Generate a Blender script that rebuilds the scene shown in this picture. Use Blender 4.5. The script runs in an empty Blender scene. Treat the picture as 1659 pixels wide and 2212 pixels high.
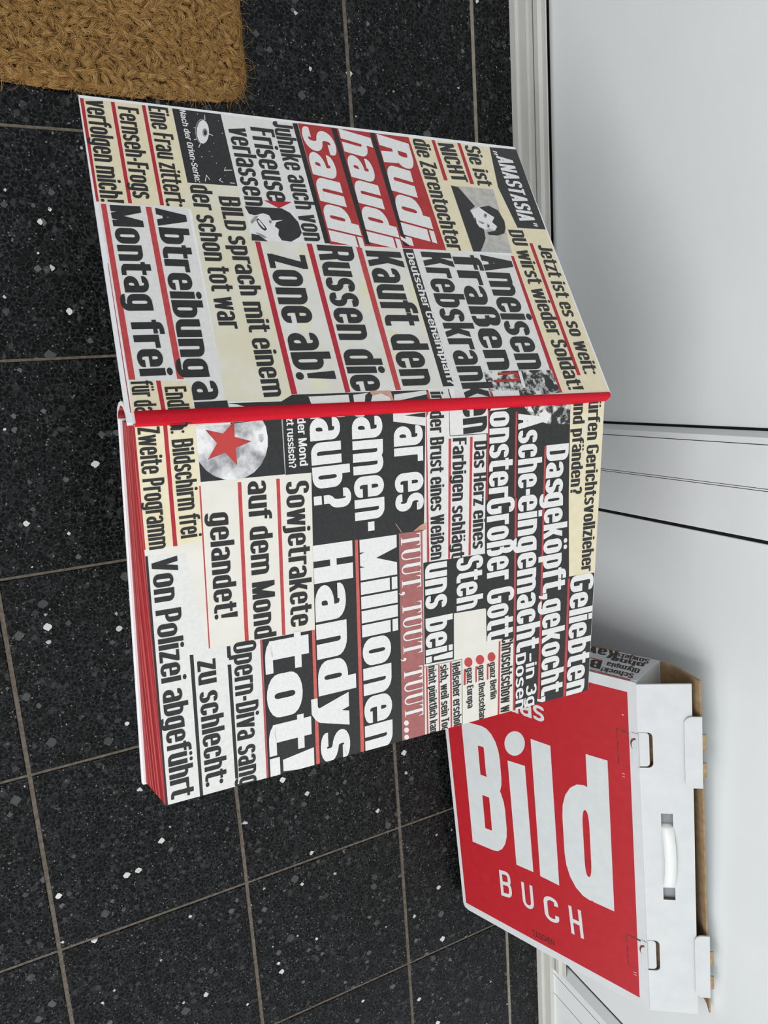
import bpy, math, random
from mathutils import Vector, Matrix

scene = bpy.context.scene
COL = scene.collection

# ------------------------------------------------------------------ camera
cam_data = bpy.data.cameras.new('camera')
cam = bpy.data.objects.new('camera', cam_data)
COL.objects.link(cam)
cx = Vector((0.06497006, 0.89793743, 0.43530134))
cy = -Vector((0.98002931, -0.13957366, 0.14163946))
cz = Vector((-0.18793998, -0.41740575, 0.88907312))
M = Matrix((cx, cy, cz)).transposed().to_4x4()
M.translation = Vector((0.54162621, 0.06587722, 0.93765014))
cam.matrix_world = M
cam_data.sensor_fit = 'VERTICAL'
cam_data.sensor_height = 36.0
cam_data.lens = 1562.06 / 2212 * 36.0
cam_data.clip_start = 0.02
scene.camera = cam

# ------------------------------------------------------------------ light
scene.view_settings.view_transform = 'Standard'
scene.view_settings.look = 'None'
scene.view_settings.gamma = 1.0
scene.view_settings.use_curve_mapping = False
scene.view_settings.exposure = -0.40

world = bpy.data.worlds.new('daylight')
scene.world = world
world.use_nodes = True
wbg = world.node_tree.nodes['Background']
wbg.inputs[0].default_value = (0.94, 0.97, 1.0, 1)
# brighter towards the window side on the right, dimmer over the left
wnt = world.node_tree
wtc = wnt.nodes.new('ShaderNodeTexCoord')
wdot = wnt.nodes.new('ShaderNodeVectorMath')
wdot.operation = 'DOT_PRODUCT'
wdot.inputs[1].default_value = Vector((0.72, -0.66, 0.22)).normalized()
wnt.links.new(wtc.outputs['Generated'], wdot.inputs[0])
wmr = wnt.nodes.new('ShaderNodeMapRange')
wmr.interpolation_type = 'SMOOTHSTEP'
wmr.inputs['From Min'].default_value = -0.9
wmr.inputs['From Max'].default_value = 0.9
wmr.inputs['To Min'].default_value = 0.52
wmr.inputs['To Max'].default_value = 1.35
wnt.links.new(wdot.outputs['Value'], wmr.inputs['Value'])
wnt.links.new(wmr.outputs['Result'], wbg.inputs[1])


def area(name, loc, target, size, energy, color):
    d = bpy.data.lights.new(name, 'AREA')
    d.shape = 'RECTANGLE'
    d.size, d.size_y = size
    d.energy = energy
    d.color = color
    o = bpy.data.objects.new(name, d)
    COL.objects.link(o)
    o.location = loc
    o.rotation_euler = (Vector(target) - Vector(loc)).to_track_quat('-Z', 'Y').to_euler()
    return o


area('window_light', (1.9, -2.0, 2.0), (0.7, 0.5, 0.3), (2.2, 1.8), 72, (1.0, 0.985, 0.965))

# ------------------------------------------------------------------ materials
MATS = {}


def nodes_of(name, rough=0.5, spec=0.4):
    m = bpy.data.materials.new(name)
    m.use_nodes = True
    nt = m.node_tree
    b = nt.nodes['Principled BSDF']
    b.inputs['Roughness'].default_value = rough
    b.inputs['Specular IOR Level'].default_value = spec
    MATS[name] = m
    return m, nt, b


def ramp(nt, stops, interp='LINEAR'):
    r = nt.nodes.new('ShaderNodeValToRGB')
    r.color_ramp.interpolation = interp
    e = r.color_ramp.elements
    while len(e) > 1:
        e.remove(e[-1])
    for i, (p, c) in enumerate(stops):
        el = e[0] if i == 0 else e.new(p)
        el.position = p
        el.color = (c[0], c[1], c[2], 1)
    return r


def noise(nt, scale, detail=3, rough=0.6, vec=None):
    n = nt.nodes.new('ShaderNodeTexNoise')
    n.inputs['Scale'].default_value = scale
    n.inputs['Detail'].default_value = detail
    n.inputs['Roughness'].default_value = rough
    tc = nt.nodes.new('ShaderNodeTexCoord')
    nt.links.new(vec or tc.outputs['Object'], n.inputs['Vector'])
    return n


def mottled(name, c0, c1, scale=60, rough=0.5, spec=0.35, lo=0.35, hi=0.65, bump=0.0):
    """plain surface whose colour wanders a little between two tones"""
    m, nt, b = nodes_of(name, rough, spec)
    n = noise(nt, scale, 4)
    r = ramp(nt, [(lo, c0), (hi, c1)])
    nt.links.new(n.outputs['Fac'], r.inputs['Fac'])
    nt.links.new(r.outputs['Color'], b.inputs['Base Color'])
    if bump:
        bp = nt.nodes.new('ShaderNodeBump')
        bp.inputs['Strength'].default_value = bump
        bp.inputs['Distance'].default_value = 0.001
        nt.links.new(n.outputs['Fac'], bp.inputs['Height'])
        nt.links.new(bp.outputs['Normal'], b.inputs['Normal'])
    return m


mottled('white', (.70, .69, .665), (.76, .755, .735), 300)
mottled('white2', (.70, .68, .60), (.75, .745, .72), 40)
mottled('paper', (.74, .71, .63), (.77, .75, .69), 50)
mottled('cream', (.74, .66, .44), (.78, .71, .52), 120)
mottled('cream2', (.70, .66, .47), (.74, .71, .60), 35)
mottled('yellow', (.74, .70, .48), (.75, .735, .62), 60)
mottled('photo', (.72, .72, .70), (.80, .80, .79), 500)
mottled('ink', (.017, .017, .017), (.027, .027, .027), 400, .34, .38)
mottled('black', (.012, .012, .012), (.018, .018, .018), 300, .45)
mottled('red', (.46, .045, .05), (.54, .065, .065), 200, .45)
mottled('crimson', (.40, .015, .03), (.46, .022, .04), 200, .45)
mottled('red2', (.38, .022, .026), (.43, .032, .034), 120, .45)
mottled('orange', (.60, .10, .085), (.66, .125, .105), 200, .45)
mottled('muted', (.34, .115, .11), (.39, .14, .135), 200, .45)
mottled('skin', (.50, .24, .17), (.62, .42, .32), 80)
mottled('grey', (.22, .22, .22), (.36, .36, .35), 250)
mottled('grey2', (.40, .39, .36), (.55, .54, .50), 150)
mottled('moon', (.26, .26, .28), (.80, .80, .80), 42, lo=.36, hi=.56)
mottled('moonsea', (.30, .30, .32), (.78, .78, .79), 70, lo=.42, hi=.60)
mottled('star', (.20, .035, .03), (.50, .05, .045), 60, lo=.3, hi=.5)
mottled('halftone', (.03, .03, .03), (.72, .71, .69), 110, lo=.47, hi=.60)
mottled('board_white', (.80, .81, .82), (.84, .85, .86), 200, .38, .4)
mottled('cloth_red', (.56, .004, .016), (.64, .008, .026), 900, .6, .2, bump=.25)
mottled('boxred', (.415, .007, .013), (.46, .010, .018), 90, .36, .45)
mottled('boxwhite', (.60, .635, .635), (.64, .67, .67), 60, .4, .4)
mottled('carton_white', (.585, .605, .61), (.625, .645, .65), 40, .42, .4)
mottled('carton_brown', (.30, .20, .105), (.40, .28, .16), 120, .85, .1)
mottled('slit', (.10, .03, .025), (.18, .07, .06), 200, .8, .1)
mottled('scuff', (.65, .50, .48), (.75, .65, .63), 200, .6)
mottled('door_paint', (.755, .785, .785), (.785, .81, .81), 6, .42, .4)
mottled('frame_paint', (.76, .785, .785), (.79, .815, .815), 14, .45, .4)
mottled('sill_paint', (.58, .575, .53), (.63, .625, .58), 14, .45, .4)
mottled('frame_groove', (.16, .16, .155), (.22, .22, .21), 60, .6)
mottled('gasket', (.006, .006, .006), (.012, .012, .012), 60, .7, .2)
mottled('stool_wood', (.03, .022, .016), (.06, .045, .03), 20, .6)
mottled('dark_plastic', (.22, .24, .26), (.28, .30, .32), 60, .5)
mottled('coir', (.255, .14, .046), (.42, .245, .088), 160, .95, .05, bump=.5)
mottled('coir_base', (.06, .03, .01), (.11, .055, .018), 160, .95, .05)
mottled('coir_light', (.38, .225, .085), (.54, .345, .145), 60, .9, .05)
mottled('grout', (.10, .084, .066), (.17, .148, .12), 180, .9, .1)
mottled('sill_grout', (.22, .195, .155), (.30, .27, .22), 90, .85, .15)

m, nt, b = nodes_of('strap_plastic', .35, .5)
b.inputs['Base Color'].default_value = (.80, .82, .80, 1)
b.inputs['Subsurface Weight'].default_value = .25
b.inputs['Subsurface Radius'].default_value = (.004, .004, .004)
b.inputs['Subsurface Scale'].default_value = 1.0

# red sprayed page edges: fine layers across the thickness
m, nt, b = nodes_of('page_edge', .55, .3)
tc = nt.nodes.new('ShaderNodeTexCoord')
mp = nt.nodes.new('ShaderNodeMapping')
mp.inputs['Scale'].default_value = (2, 2, 620)
nt.links.new(tc.outputs['Object'], mp.inputs['Vector'])
n1 = noise(nt, 1.0, 4, .7, mp.outputs['Vector'])
r1 = ramp(nt, [(.34, (.17, .008, .012)), (.50, (.36, .022, .028)), (.68, (.66, .15, .14))])
nt.links.new(n1.outputs['Fac'], r1.inputs['Fac'])
nt.links.new(r1.outputs['Color'], b.inputs['Base Color'])
bp = nt.nodes.new('ShaderNodeBump')
bp.inputs['Strength'].default_value = .5
bp.inputs['Distance'].default_value = .0006
nt.links.new(n1.outputs['Fac'], bp.inputs['Height'])
nt.links.new(bp.outputs['Normal'], b.inputs['Normal'])


def math_node(nt, op, a, b_=None, c=None):
    n = nt.nodes.new('ShaderNodeMath')
    n.operation = op
    for i, v in enumerate((a, b_, c)):
        if v is None:
            continue
        if isinstance(v, (int, float)):
            n.inputs[i].default_value = v
        else:
            nt.links.new(v, n.inputs[i])
    return n.outputs[0]


def mix_col(nt, fac, a, b_):
    n = nt.nodes.new('ShaderNodeMix')
    n.data_type = 'RGBA'
    for s, v in ((n.inputs[0], fac), (n.inputs[6], a), (n.inputs[7], b_)):
        if isinstance(v, tuple):
            s.default_value = (*v, 1)
        elif isinstance(v, (int, float)):
            s.default_value = v
        else:
            nt.links.new(v, s)
    return n.outputs[2]


def voronoi(nt, scale, feature, vec, rnd=1.0):
    v = nt.nodes.new('ShaderNodeTexVoronoi')
    v.feature = feature
    v.inputs['Scale'].default_value = scale
    v.inputs['Randomness'].default_value = rnd
    nt.links.new(vec, v.inputs['Vector'])
    return v


# black terrazzo: dark stones in a grey matrix with scattered pale chips
m, nt, b = nodes_of('terrazzo', .30, .12)
tc = nt.nodes.new('ShaderNodeTexCoord')
wob = noise(nt, 160, 2)
vm = nt.nodes.new('ShaderNodeVectorMath')
vm.operation = 'SCALE'
vm.inputs['Scale'].default_value = .0035
nt.links.new(wob.outputs['Color'], vm.inputs[0])
va = nt.nodes.new('ShaderNodeVectorMath')
nt.links.new(tc.outputs['Object'], va.inputs[0])
nt.links.new(vm.outputs[0], va.inputs[1])
P = va.outputs[0]
edge = voronoi(nt, 175, 'DISTANCE_TO_EDGE', P)
cell = voronoi(nt, 175, 'F1', P)
sep = nt.nodes.new('ShaderNodeSeparateColor')
nt.links.new(cell.outputs['Color'], sep.inputs[0])
stone = ramp(nt, [(0, (.0016, .0016, .0017)), (.55, (.003, .003, .0032)), (.80, (.006, .0062, .0064)), (.93, (.014, .0145, .015)), (.985, (.045, .046, .046))])
nt.links.new(sep.outputs[0], stone.inputs['Fac'])
mat_n = noise(nt, 420, 3, .75)
matrix = ramp(nt, [(.33, (.003, .003, .0031)), (.50, (.014, .0143, .0146)), (.68, (.072, .074, .075))])
nt.links.new(mat_n.outputs['Fac'], matrix.inputs['Fac'])
edge_n = noise(nt, 55, 3, .7)
shift = math_node(nt, 'MULTIPLY_ADD', edge_n.outputs['Fac'], -.42, .19)
er = ramp(nt, [(.02, (0, 0, 0)), (.13, (1, 1, 1))])
nt.links.new(math_node(nt, 'ADD', edge.outputs['Distance'], shift), er.inputs['Fac'])
col = mix_col(nt, er.outputs['Color'], matrix.outputs['Color'], stone.outputs['Color'])
# pale chips
chip = voronoi(nt, 62, 'F1', P)
chip.distance = 'MINKOWSKI'
chip.inputs['Exponent'].default_value = 1.25
sep2 = nt.nodes.new('ShaderNodeSeparateColor')
nt.links.new(chip.outputs['Color'], sep2.inputs[0])
rad = math_node(nt, 'MULTIPLY_ADD', sep2.outputs[1], .30, .13)
inside = math_node(nt, 'LESS_THAN', chip.outputs['Distance'], rad)
rare = math_node(nt, 'GREATER_THAN', sep2.outputs[0], .70)
fac = math_node(nt, 'MULTIPLY', inside, rare)
chipc = ramp(nt, [(0, (.05, .051, .051)), (.45, (.13, .13, .128)), (.75, (.30, .30, .29)), (1, (.68, .68, .66))])
nt.links.new(sep2.outputs[2], chipc.inputs['Fac'])
col = mix_col(nt, fac, col, chipc.outputs['Color'])
chip2 = voronoi(nt, 105, 'F1', P)
chip2.distance = 'MINKOWSKI'
chip2.inputs['Exponent'].default_value = 1.1
sep4 = nt.nodes.new('ShaderNodeSeparateColor')
nt.links.new(chip2.outputs['Color'], sep4.inputs[0])
f4 = math_node(nt, 'MULTIPLY', math_node(nt, 'GREATER_THAN', sep4.outputs[0], .80), math_node(nt, 'LESS_THAN', chip2.outputs['Distance'], math_node(nt, 'MULTIPLY_ADD', sep4.outputs[1], .26, .10)))
chip2c = ramp(nt, [(0, (.035, .036, .036)), (.7, (.09, .092, .092)), (1, (.20, .20, .195))])
nt.links.new(sep4.outputs[2], chip2c.inputs['Fac'])
col = mix_col(nt, f4, col, chip2c.outputs['Color'])
# specks
sp = voronoi(nt, 330, 'F1', P)
sep3 = nt.nodes.new('ShaderNodeSeparateColor')
nt.links.new(sp.outputs['Color'], sep3.inputs[0])
f3 = math_node(nt, 'MULTIPLY', math_node(nt, 'GREATER_THAN', sep3.outputs[0], .94), math_node(nt, 'LESS_THAN', sp.outputs['Distance'], .30))
col = mix_col(nt, f3, col, (.17, .17, .168))
nt.links.new(col, b.inputs['Base Color'])


# ------------------------------------------------------------------ mesh helpers
class MB:
    """collects faces with a material name each and links them as one object"""

    def __init__(self):
        self.v, self.f, self.m = [], [], []

    def face(self, pts, mat):
        i = len(self.v)
        self.v.extend(tuple(p) for p in pts)
        self.f.append(tuple(range(i, i + len(pts))))
        self.m.append(mat)

    def hexa(self, p, mat):
        """p: eight corners, bottom four then top four, same order"""
        i = len(self.v)
        self.v.extend(tuple(q) for q in p)
        for f in ((3, 2, 1, 0), (4, 5, 6, 7), (0, 1, 5, 4), (1, 2, 6, 5), (2, 3, 7, 6), (3, 0, 4, 7)):
            self.f.append(tuple(i + k for k in f))
            self.m.append(mat)

    def box(self, x0, x1, y0, y1, z0, z1, mat, fn=lambda x, y, z: (x, y, z)):
        self.hexa([fn(*q) for q in ((x0, y0, z0), (x1, y0, z0), (x1, y1, z0), (x0, y1, z0),
                                    (x0, y0, z1), (x1, y0, z1), (x1, y1, z1), (x0, y1, z1))], mat)

    def prism(self, poly, h0, h1, mat, fn, side=None):
        i, n = len(self.v), len(poly)
        self.v.extend(tuple(fn(x, y, h0)) for x, y in poly)
        self.v.extend(tuple(fn(x, y, h1)) for x, y in poly)
        self.f.append(tuple(range(i + n - 1, i - 1, -1)))
        self.m.append(mat)
        self.f.append(tuple(range(i + n, i + 2 * n)))
        self.m.append(mat)
        for k in range(n):
            j = (k + 1) % n
            self.f.append((i + k, i + j, i + n + j, i + n + k))
            self.m.append(side or mat)

    def strip(self, rows, mat):
        """rows of points joined row to row, sharing vertices"""
        i, n = len(self.v), len(rows[0])
        for r in rows:
            self.v.extend(tuple(p) for p in r)
        for a in range(len(rows) - 1):
            for k in range(n - 1):
                q = i + a * n + k
                self.f.append((q, q + 1, q + n + 1, q + n))
                self.m.append(mat)

    def build(self, name, parent=None, bevel=0, smooth=False, solid=0, recalc=False):
        o_ = Vector((0, 0, 0))
        if parent is not None:
            p = parent
            while p is not None:
                o_ += p.location
                p = p.parent
        me = bpy.data.meshes.new(name)
        me.from_pydata([(x - o_.x, y - o_.y, z - o_.z) for x, y, z in self.v], [], self.f)
        names = []
        for k in self.m:
            if k not in names:
                names.append(k)
        for k in names:
            me.materials.append(MATS[k])
        me.polygons.foreach_set('material_index', [names.index(k) for k in self.m])
        if smooth:
            me.polygons.foreach_set('use_smooth', [True] * len(self.f))
        me.update()
        o = bpy.data.objects.new(name, me)
        COL.objects.link(o)
        if parent is not None:
            o.parent = parent
        if solid:
            s = o.modifiers.new('solid', 'SOLIDIFY')
            s.thickness = solid
            s.offset = -1
        if bevel:
            bv = o.modifiers.new('bevel', 'BEVEL')
            bv.width = bevel
            bv.segments = 2
            bv.limit_method = 'ANGLE'
        return o


def empty(name, loc, label, cat, group=None):
    o = bpy.data.objects.new(name, None)
    COL.objects.link(o)
    o.location = loc
    o.empty_display_size = .05
    o['label'] = label
    o['category'] = cat
    if group:
        o['group'] = group
    return o


def structure(o):
    o['kind'] = 'structure'
    return o


# ------------------------------------------------------------------ lettering
STYLES = {  # stem, bar, width factor, gap
    'cond': (.185, .125, .94, .05),
    'bold': (.220, .150, 1.08, .05),
    'boldsq': (.220, .150, 1.08, .05),
    'fat': (.280, .165, 1.30, .045),
    'sans': (.20, .15, 1.25, .08),
    'med': (.17, .15, 1.2, .09),
    'light': (.15, .14, 1.15, .12),
    'imprint': (.15, .13, 1.5, .16),
    'serif': (.16, .05, 1.3, .03),
}
XH = .79


def rounded(pts, closed):
    out, n = [], len(pts)
    for i, p in enumerate(pts):
        r = p[2] if len(p) > 2 else 0
        if not r or (not closed and i in (0, n - 1)):
            out.append((p[0], p[1]))
            continue
        a, c = pts[(i - 1) % n], pts[(i + 1) % n]
        la = math.hypot(a[0] - p[0], a[1] - p[1])
        lc = math.hypot(c[0] - p[0], c[1] - p[1])
        ka, kc = min(r, la / 2) / la, min(r, lc / 2) / lc
        s = (p[0] + (a[0] - p[0]) * ka, p[1] + (a[1] - p[1]) * ka)
        e = (p[0] + (c[0] - p[0]) * kc, p[1] + (c[1] - p[1]) * kc)
        for k in range(6):
            t = k / 5
            # conic close to a circular arc
            w0, w1, w2 = (1 - t) ** 2, 2 * t * (1 - t) * .76, t * t
            w = w0 + w1 + w2
            out.append(((w0 * s[0] + w1 * p[0] + w2 * e[0]) / w, (w0 * s[1] + w1 * p[1] + w2 * e[1]) / w))
    return out


def stroke(pts, sw, sh, closed=False):
    c = rounded(pts, closed)
    d = [c[0]]
    for p in c[1:]:
        if math.hypot(p[0] - d[-1][0], p[1] - d[-1][1]) > 1e-5:
            d.append(p)
    if closed and math.hypot(d[0][0] - d[-1][0], d[0][1] - d[-1][1]) < 1e-5:
        d.pop()
    n, L, R = len(d), [], []
    for i in range(n):
        a = d[(i - 1) % n] if (closed or i) else d[0]
        b_ = d[(i + 1) % n] if (closed or i < n - 1) else d[-1]
        tx, ty = b_[0] - a[0], b_[1] - a[1]
        l = math.hypot(tx, ty) or 1
        nx, ny = -ty / l * sw / 2, tx / l * sh / 2
        L.append((d[i][0] + nx, d[i][1] + ny))
        R.append((d[i][0] - nx, d[i][1] - ny))
    q = []
    for i in range(n if closed else n - 1):
        j = (i + 1) % n
        q.append([L[i], R[i], R[j], L[j]])
    return q


def rect(x0, y0, x1, y1):
    return [[(x0, y0), (x1, y0), (x1, y1), (x0, y1)]]


def diag(x0, y0, x1, y1, t):
    return [[(x0, y0), (x0 + t, y0), (x1 + t, y1), (x1, y1)]]


def disc(x, y, rx, ry, n=12):
    return [[(x + rx * math.cos(2 * math.pi * k / n), y + ry * math.sin(2 * math.pi * k / n)) for k in range(n)]]


GC = {}


def glyph(ch, st):
    key = (ch, st)
    if key in GC:
        return GC[key]
    s, h, k, gap = STYLES[st]
    w = .50 * k
    q = []
    A, D = 1.0, -.2

    def S(*p, closed=False):
        q.extend(stroke(p, s, h, closed))

    def lims(w_, top):
        return s / 2, w_ - s / 2, h / 2, top - h / 2
    base = {'ä': 'a', 'ö': 'o', 'ü': 'u'}.get(ch)
    if base:
        w, q0 = glyph(base, st)
        q = list(q0)
        for x in (w * .27, w * .73):
            q += disc(x, A - s * .28, s * .42, s * .36)
        GC[key] = (w, q)
        return GC[key]
    if st == 'serif':
        if ch == 'T':
            w = .62
            q += rect(w / 2 - .085, 0, w / 2 + .085, A) + rect(w / 2 - .18, 0, w / 2 + .18, .035)
            q += rect(.02, A - .05, w - .02, A) + [[(.02, A - .27), (.10, A - .05), (.10, A), (.02, A)], [(w - .02, A - .27), (w - .02, A), (w - .10, A), (w - .10, A - .05)]]
        elif ch == 'U':
            w = .66
            q += rect(.09, .26, .25, A) + rect(.0, A - .035, .34, A) + rect(.52, .26, .575, A) + rect(.43, A - .035, .66, A)
            pts = [(.17 + .17 * (1 - math.cos(t)) if t < math.pi / 2 else .34 + .2075 * -math.cos(t), .26 - .235 * math.sin(t)) for t in [math.pi * i / 12 for i in range(13)]]
            L, R = [], []
            for i, (x, y) in enumerate(pts):
                t = math.pi * i / 12
                th = (.08 * (1 - i / 12) + .0275 * (i / 12))
                L.append((x - th * math.cos(t) if t < math.pi / 2 else x - th * math.cos(t), y - .03 * math.sin(t)))
                R.append((x + th * math.cos(t), y + .03 * math.sin(t)))
            for i in range(12):
                q.append([L[i], R[i], R[i + 1], L[i + 1]])
        elif ch == ',':
            w = .26
            q += disc(.13, .06, .085, .085) + [[(.20, .06), (.215, -.02), (.16, -.12), (.08, -.17), (.075, -.15), (.14, -.07), (.14, .0)]]
        else:
            w = .30
        GC[key] = (w, q)
        return GC[key]
    L, R, B, T = lims(w, XH)
    r = (R - L) / 2 * 1.0
    if ch == 'a':
        S((L, T - .13), (L, T, r), (R, T, r), (R, 0))
        m_ = XH * .50
        S((R, m_ + h * .1), (L, m_, r), (L, B, r), (R, B, r), (R, m_))
    elif ch == 'b':
        q += rect(0, 0, s, A)
        S((L, T, r), (R, T, r), (R, B, r), (L, B, r), closed=True)
    elif ch == 'd':
        q += rect(w - s, 0, w, A)
        S((L, T, r), (R, T, r), (R, B, r), (L, B, r), closed=True)
    elif ch == 'p':
        q += rect(0, D, s, XH)
        S((L, T, r), (R, T, r), (R, B, r), (L, B, r), closed=True)
    elif ch == 'c':
        w *= .94
        L, R, B, T = lims(w, XH)
        S((R, T - .20), (R, T, r), (L, T, r), (L, B, r), (R, B, r), (R, B + .20))
    elif ch == 'e':
        m_ = XH * .45
        S((R, B + .15), (R, B, r), (L, B, r), (L, T, r), (R, T, r), (R, m_))
        q += rect(s * .6, m_, w, m_ + h * .72)
    elif ch == 'f':
        w = s + .17 * k
        q += rect(.05, 0, .05 + s, A - .2)
        S((.05 + s / 2, A - .22), (.05 + s / 2, A - h / 2, .14), (w + .03, A - h / 2))
        q += rect(-.02, XH - h * .9, w + .01, XH)
    elif ch == 'g':
        q += rect(w - s, 0, w, XH)
        S((L, T, r), (R, T, r), (R, B, r), (L, B, r), closed=True)
        S((R, B + .1), (R, D + h / 2, r), (L, D + h / 2, r), (L, D + h / 2 + .09))
    elif ch == 'h':
        q += rect(0, 0, s, A)
        S((L, T - .2), (L, T, r), (R, T, r), (R, 0))
    elif ch in 'iı':
        w = s
        q += rect(0, 0, s, XH)
        if ch == 'ı':
            pass
        elif st in ('fat', 'boldsq'):
            q += rect(0, XH + .055, s, A)
        else:
            q += disc(s / 2, A - s * .35, s * .54, s * .42)
    elif ch == 'j':
        w = s
        q += rect(0, -.1, s, XH) + disc(s / 2, A - s * .35, s * .54, s * .42)
        S((s / 2, 0), (s / 2, D + h / 2, .1), (-.1, D + h / 2))
    elif ch == 'k':
        q += rect(0, 0, s, A)
        q += diag(s * .55, XH * .30, w - s * .95, XH, s * .95)
        q += diag(w - s * .9, 0, s * .80, XH * .55, s * .95)
    elif ch == 'l':
        w = s
        q += rect(0, 0, s, A)
    elif ch == 'm':
        g_ = w - s
        w = 2 * g_ + s
        q += rect(0, 0, s, XH)
        for x in (0, g_):
            S((x + L, T - .2), (x + L, T, r), (x + g_ + s / 2, T, r), (x + g_ + s / 2, 0))
    elif ch == 'n':
        q += rect(0, 0, s, XH)
        S((L, T - .2), (L, T, r), (R, T, r), (R, 0))
    elif ch == 'o':
        S((L, T, r), (R, T, r), (R, B, r), (L, B, r), closed=True)
    elif ch == 'r':
        w = s + .16 * k
        q += rect(0, 0, s, XH)
        S((L, T - .24), (L, T, .13), (w + .02, T))
    elif ch == 's':
        w *= .92
        L, R, B, T = lims(w, XH)
        m_ = XH / 2
        S((R, T - .12), (R, T, r), (L, T, r), (L, m_ + .02, r), (R, m_ - .02, r), (R, B, r), (L, B, r), (L, B + .12))
    elif ch == 't':
        w = s + .17 * k
        q += rect(.05, .1, .05 + s, A - .04)
        S((.05 + s / 2, .22), (.05 + s / 2, h / 2, .12), (w + .02, h / 2))
        q += rect(-.02, XH - h * .9, w + .01, XH)
    elif ch == 'u':
        q += rect(w - s, 0, w, XH)
        S((L, XH), (L, B, r), (R, B, r), (R, B + .2))
    elif ch in 'vy':
        w *= 1.0
        b0 = D if ch == 'y' else 0
        m_ = w / 2 - s / 2
        q += diag(m_, 0, 0, XH, s) + diag(m_, 0, w - s, XH, s)
        if ch == 'y':
            q += [[(m_, 0), (m_ + s, 0), (m_ + s * .75, -.10), (m_ + s * .3, D), (-.02, D), (-.02, D + h), (m_ * .8, D + h)]]
    elif ch in 'wW':
        top = XH if ch == 'w' else A
        s2 = s * .86
        w *= 1.42
        x1, x2, x3, x4 = 0, w * .25 - s2 * .35, w * .5 - s2 / 2, w - s2
        q += diag(x2, 0, x1, top, s2) + diag(x2, 0, x3, top, s2 * .95) + diag(w - x2 - s2, 0, x3, top, s2 * .95) + diag(w - x2 - s2, 0, x4, top, s2)
    elif ch in 'zZ':
        top = XH if ch == 'z' else A
        w *= .88
        q += rect(0, 0, w, h) + rect(0, top - h, w, top) + diag(0, h * .8, w - s * 1.05, top - h * .8, s * 1.05)
    elif ch == 'ß':
        w *= 1.05
        R = w - s / 2
        S((L, 0), (L, A - h / 2, r), (R - .03, A - h / 2, r), (R - .03, A * .56, r), (w * .45, A * .54))
        S((w * .45, A * .54), (R, A * .54, r), (R, B, r), (w * .48, B))
    elif ch == 'A':
        w *= 1.12
        m_ = w / 2 - s / 2
        q += diag(0, 0, m_, A, s) + diag(w - s, 0, m_, A, s) + rect(s * .7, .20, w - s * .7, .20 + h)
    elif ch == 'B':
        w *= 1.06
        L, R, B, T = lims(w, A)
        q += rect(0, 0, s, A)
        m_ = A * .52
        S((L, T), (R - .02, T, r * .8), (R - .02, m_, r * .6), (L, m_))
        S((L, m_), (R, m_, r * .8), (R, B, r * .8), (L, B))
    elif ch == 'C':
        L, R, B, T = lims(w, A)
        S((R, T - .24), (R, T, r), (L, T, r), (L, B, r), (R, B, r), (R, B + .24))
    elif ch == 'D':
        w *= 1.04
        L, R, B, T = lims(w, A)
        q += rect(0, 0, s, A)
        S((L, T), (R, T, r), (R, B, r), (L, B))
    elif ch in 'EF':
        w *= .86
        q += rect(0, 0, s, A) + rect(0, A - h, w, A) + rect(0, A * .53 - h / 2, w * .93, A * .53 + h / 2)
        if ch == 'E':
            q += rect(0, 0, w, h)
    elif ch == 'G':
        w *= 1.12
        L, R, B, T = lims(w, A)
        S((R, T - .13), (R, T, r), (L, T, r), (L, B, r), (R, B, r), (R, .52))
        q += rect(w * .53, .52 - h * .8, w, .52)
    elif ch == 'H':
        w *= 1.04
        q += rect(0, 0, s, A) + rect(w - s, 0, w, A) + rect(s * .5, .5 - h / 2, w - s * .5, .5 + h / 2)
    elif ch == 'I':
        w = s
        q += rect(0, 0, s, A)
    elif ch == 'J':
        w *= .8
        q += rect(w - s, .2, w, A)
        S((w - s / 2, .3), (w - s / 2, h / 2, r), (s / 2, h / 2, r), (s / 2, .24))
    elif ch == 'K':
        w *= 1.08
        q += rect(0, 0, s, A)
        q += diag(s * .6, A * .32, w - s * 1.05, A, s * 1.05) + diag(w - s, 0, s * .95, A * .58, s)
    elif ch == 'L':
        w *= .82
        q += rect(0, 0, s, A) + rect(0, 0, w, h)
    elif ch == 'M':
        w *= 1.38
        s2 = s * .92
        q += rect(0, 0, s, A) + rect(w - s, 0, w, A)
        q += diag(w / 2 - s2 / 2, 0, .02, A, s2) + diag(w / 2 - s2 / 2, 0, w - s2 - .02, A, s2)
    elif ch == 'N':
        w *= 1.06
        q += rect(0, 0, s * .92, A) + rect(w - s * .92, 0, w, A) + diag(w - s * .98, 0, 0, A, s * .98)
    elif ch == 'O':
        w *= 1.05
        L, R, B, T = lims(w, A)
        S((L, T, r), (R, T, r), (R, B, r), (L, B, r), closed=True)
    elif ch == 'P':
        L, R, B, T = lims(w, A)
        q += rect(0, 0, s, A)
        S((L, T), (R, T, r), (R, A * .42, r), (L, A * .42))
    elif ch == 'R':
        w *= 1.06
        L, R, B, T = lims(w, A)
        q += rect(0, 0, s, A)
        S((L, T), (R, T, r), (R, A * .47, r), (L, A * .47))
        q += diag(w - s * .95, 0, w - s * 1.25, A * .47, s)
    elif ch == 'S':
        L, R, B, T = lims(w, A)
        S((R, T - .18), (R, T, r), (L, T, r), (L, .53, r), (R, .48, r), (R, B, r), (L, B, r), (L, B + .18))
    elif ch == 'T':
        w *= .92
        q += rect(w / 2 - s / 2, 0, w / 2 + s / 2, A) + rect(0, A - h, w, A)
    elif ch == 'U':
        w *= 1.03
        L, R, B, T = lims(w, A)
        S((L, A), (L, B, r), (R, B, r), (R, A))
    elif ch == 'V':
        w *= 1.1
        m_ = w / 2 - s / 2
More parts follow.
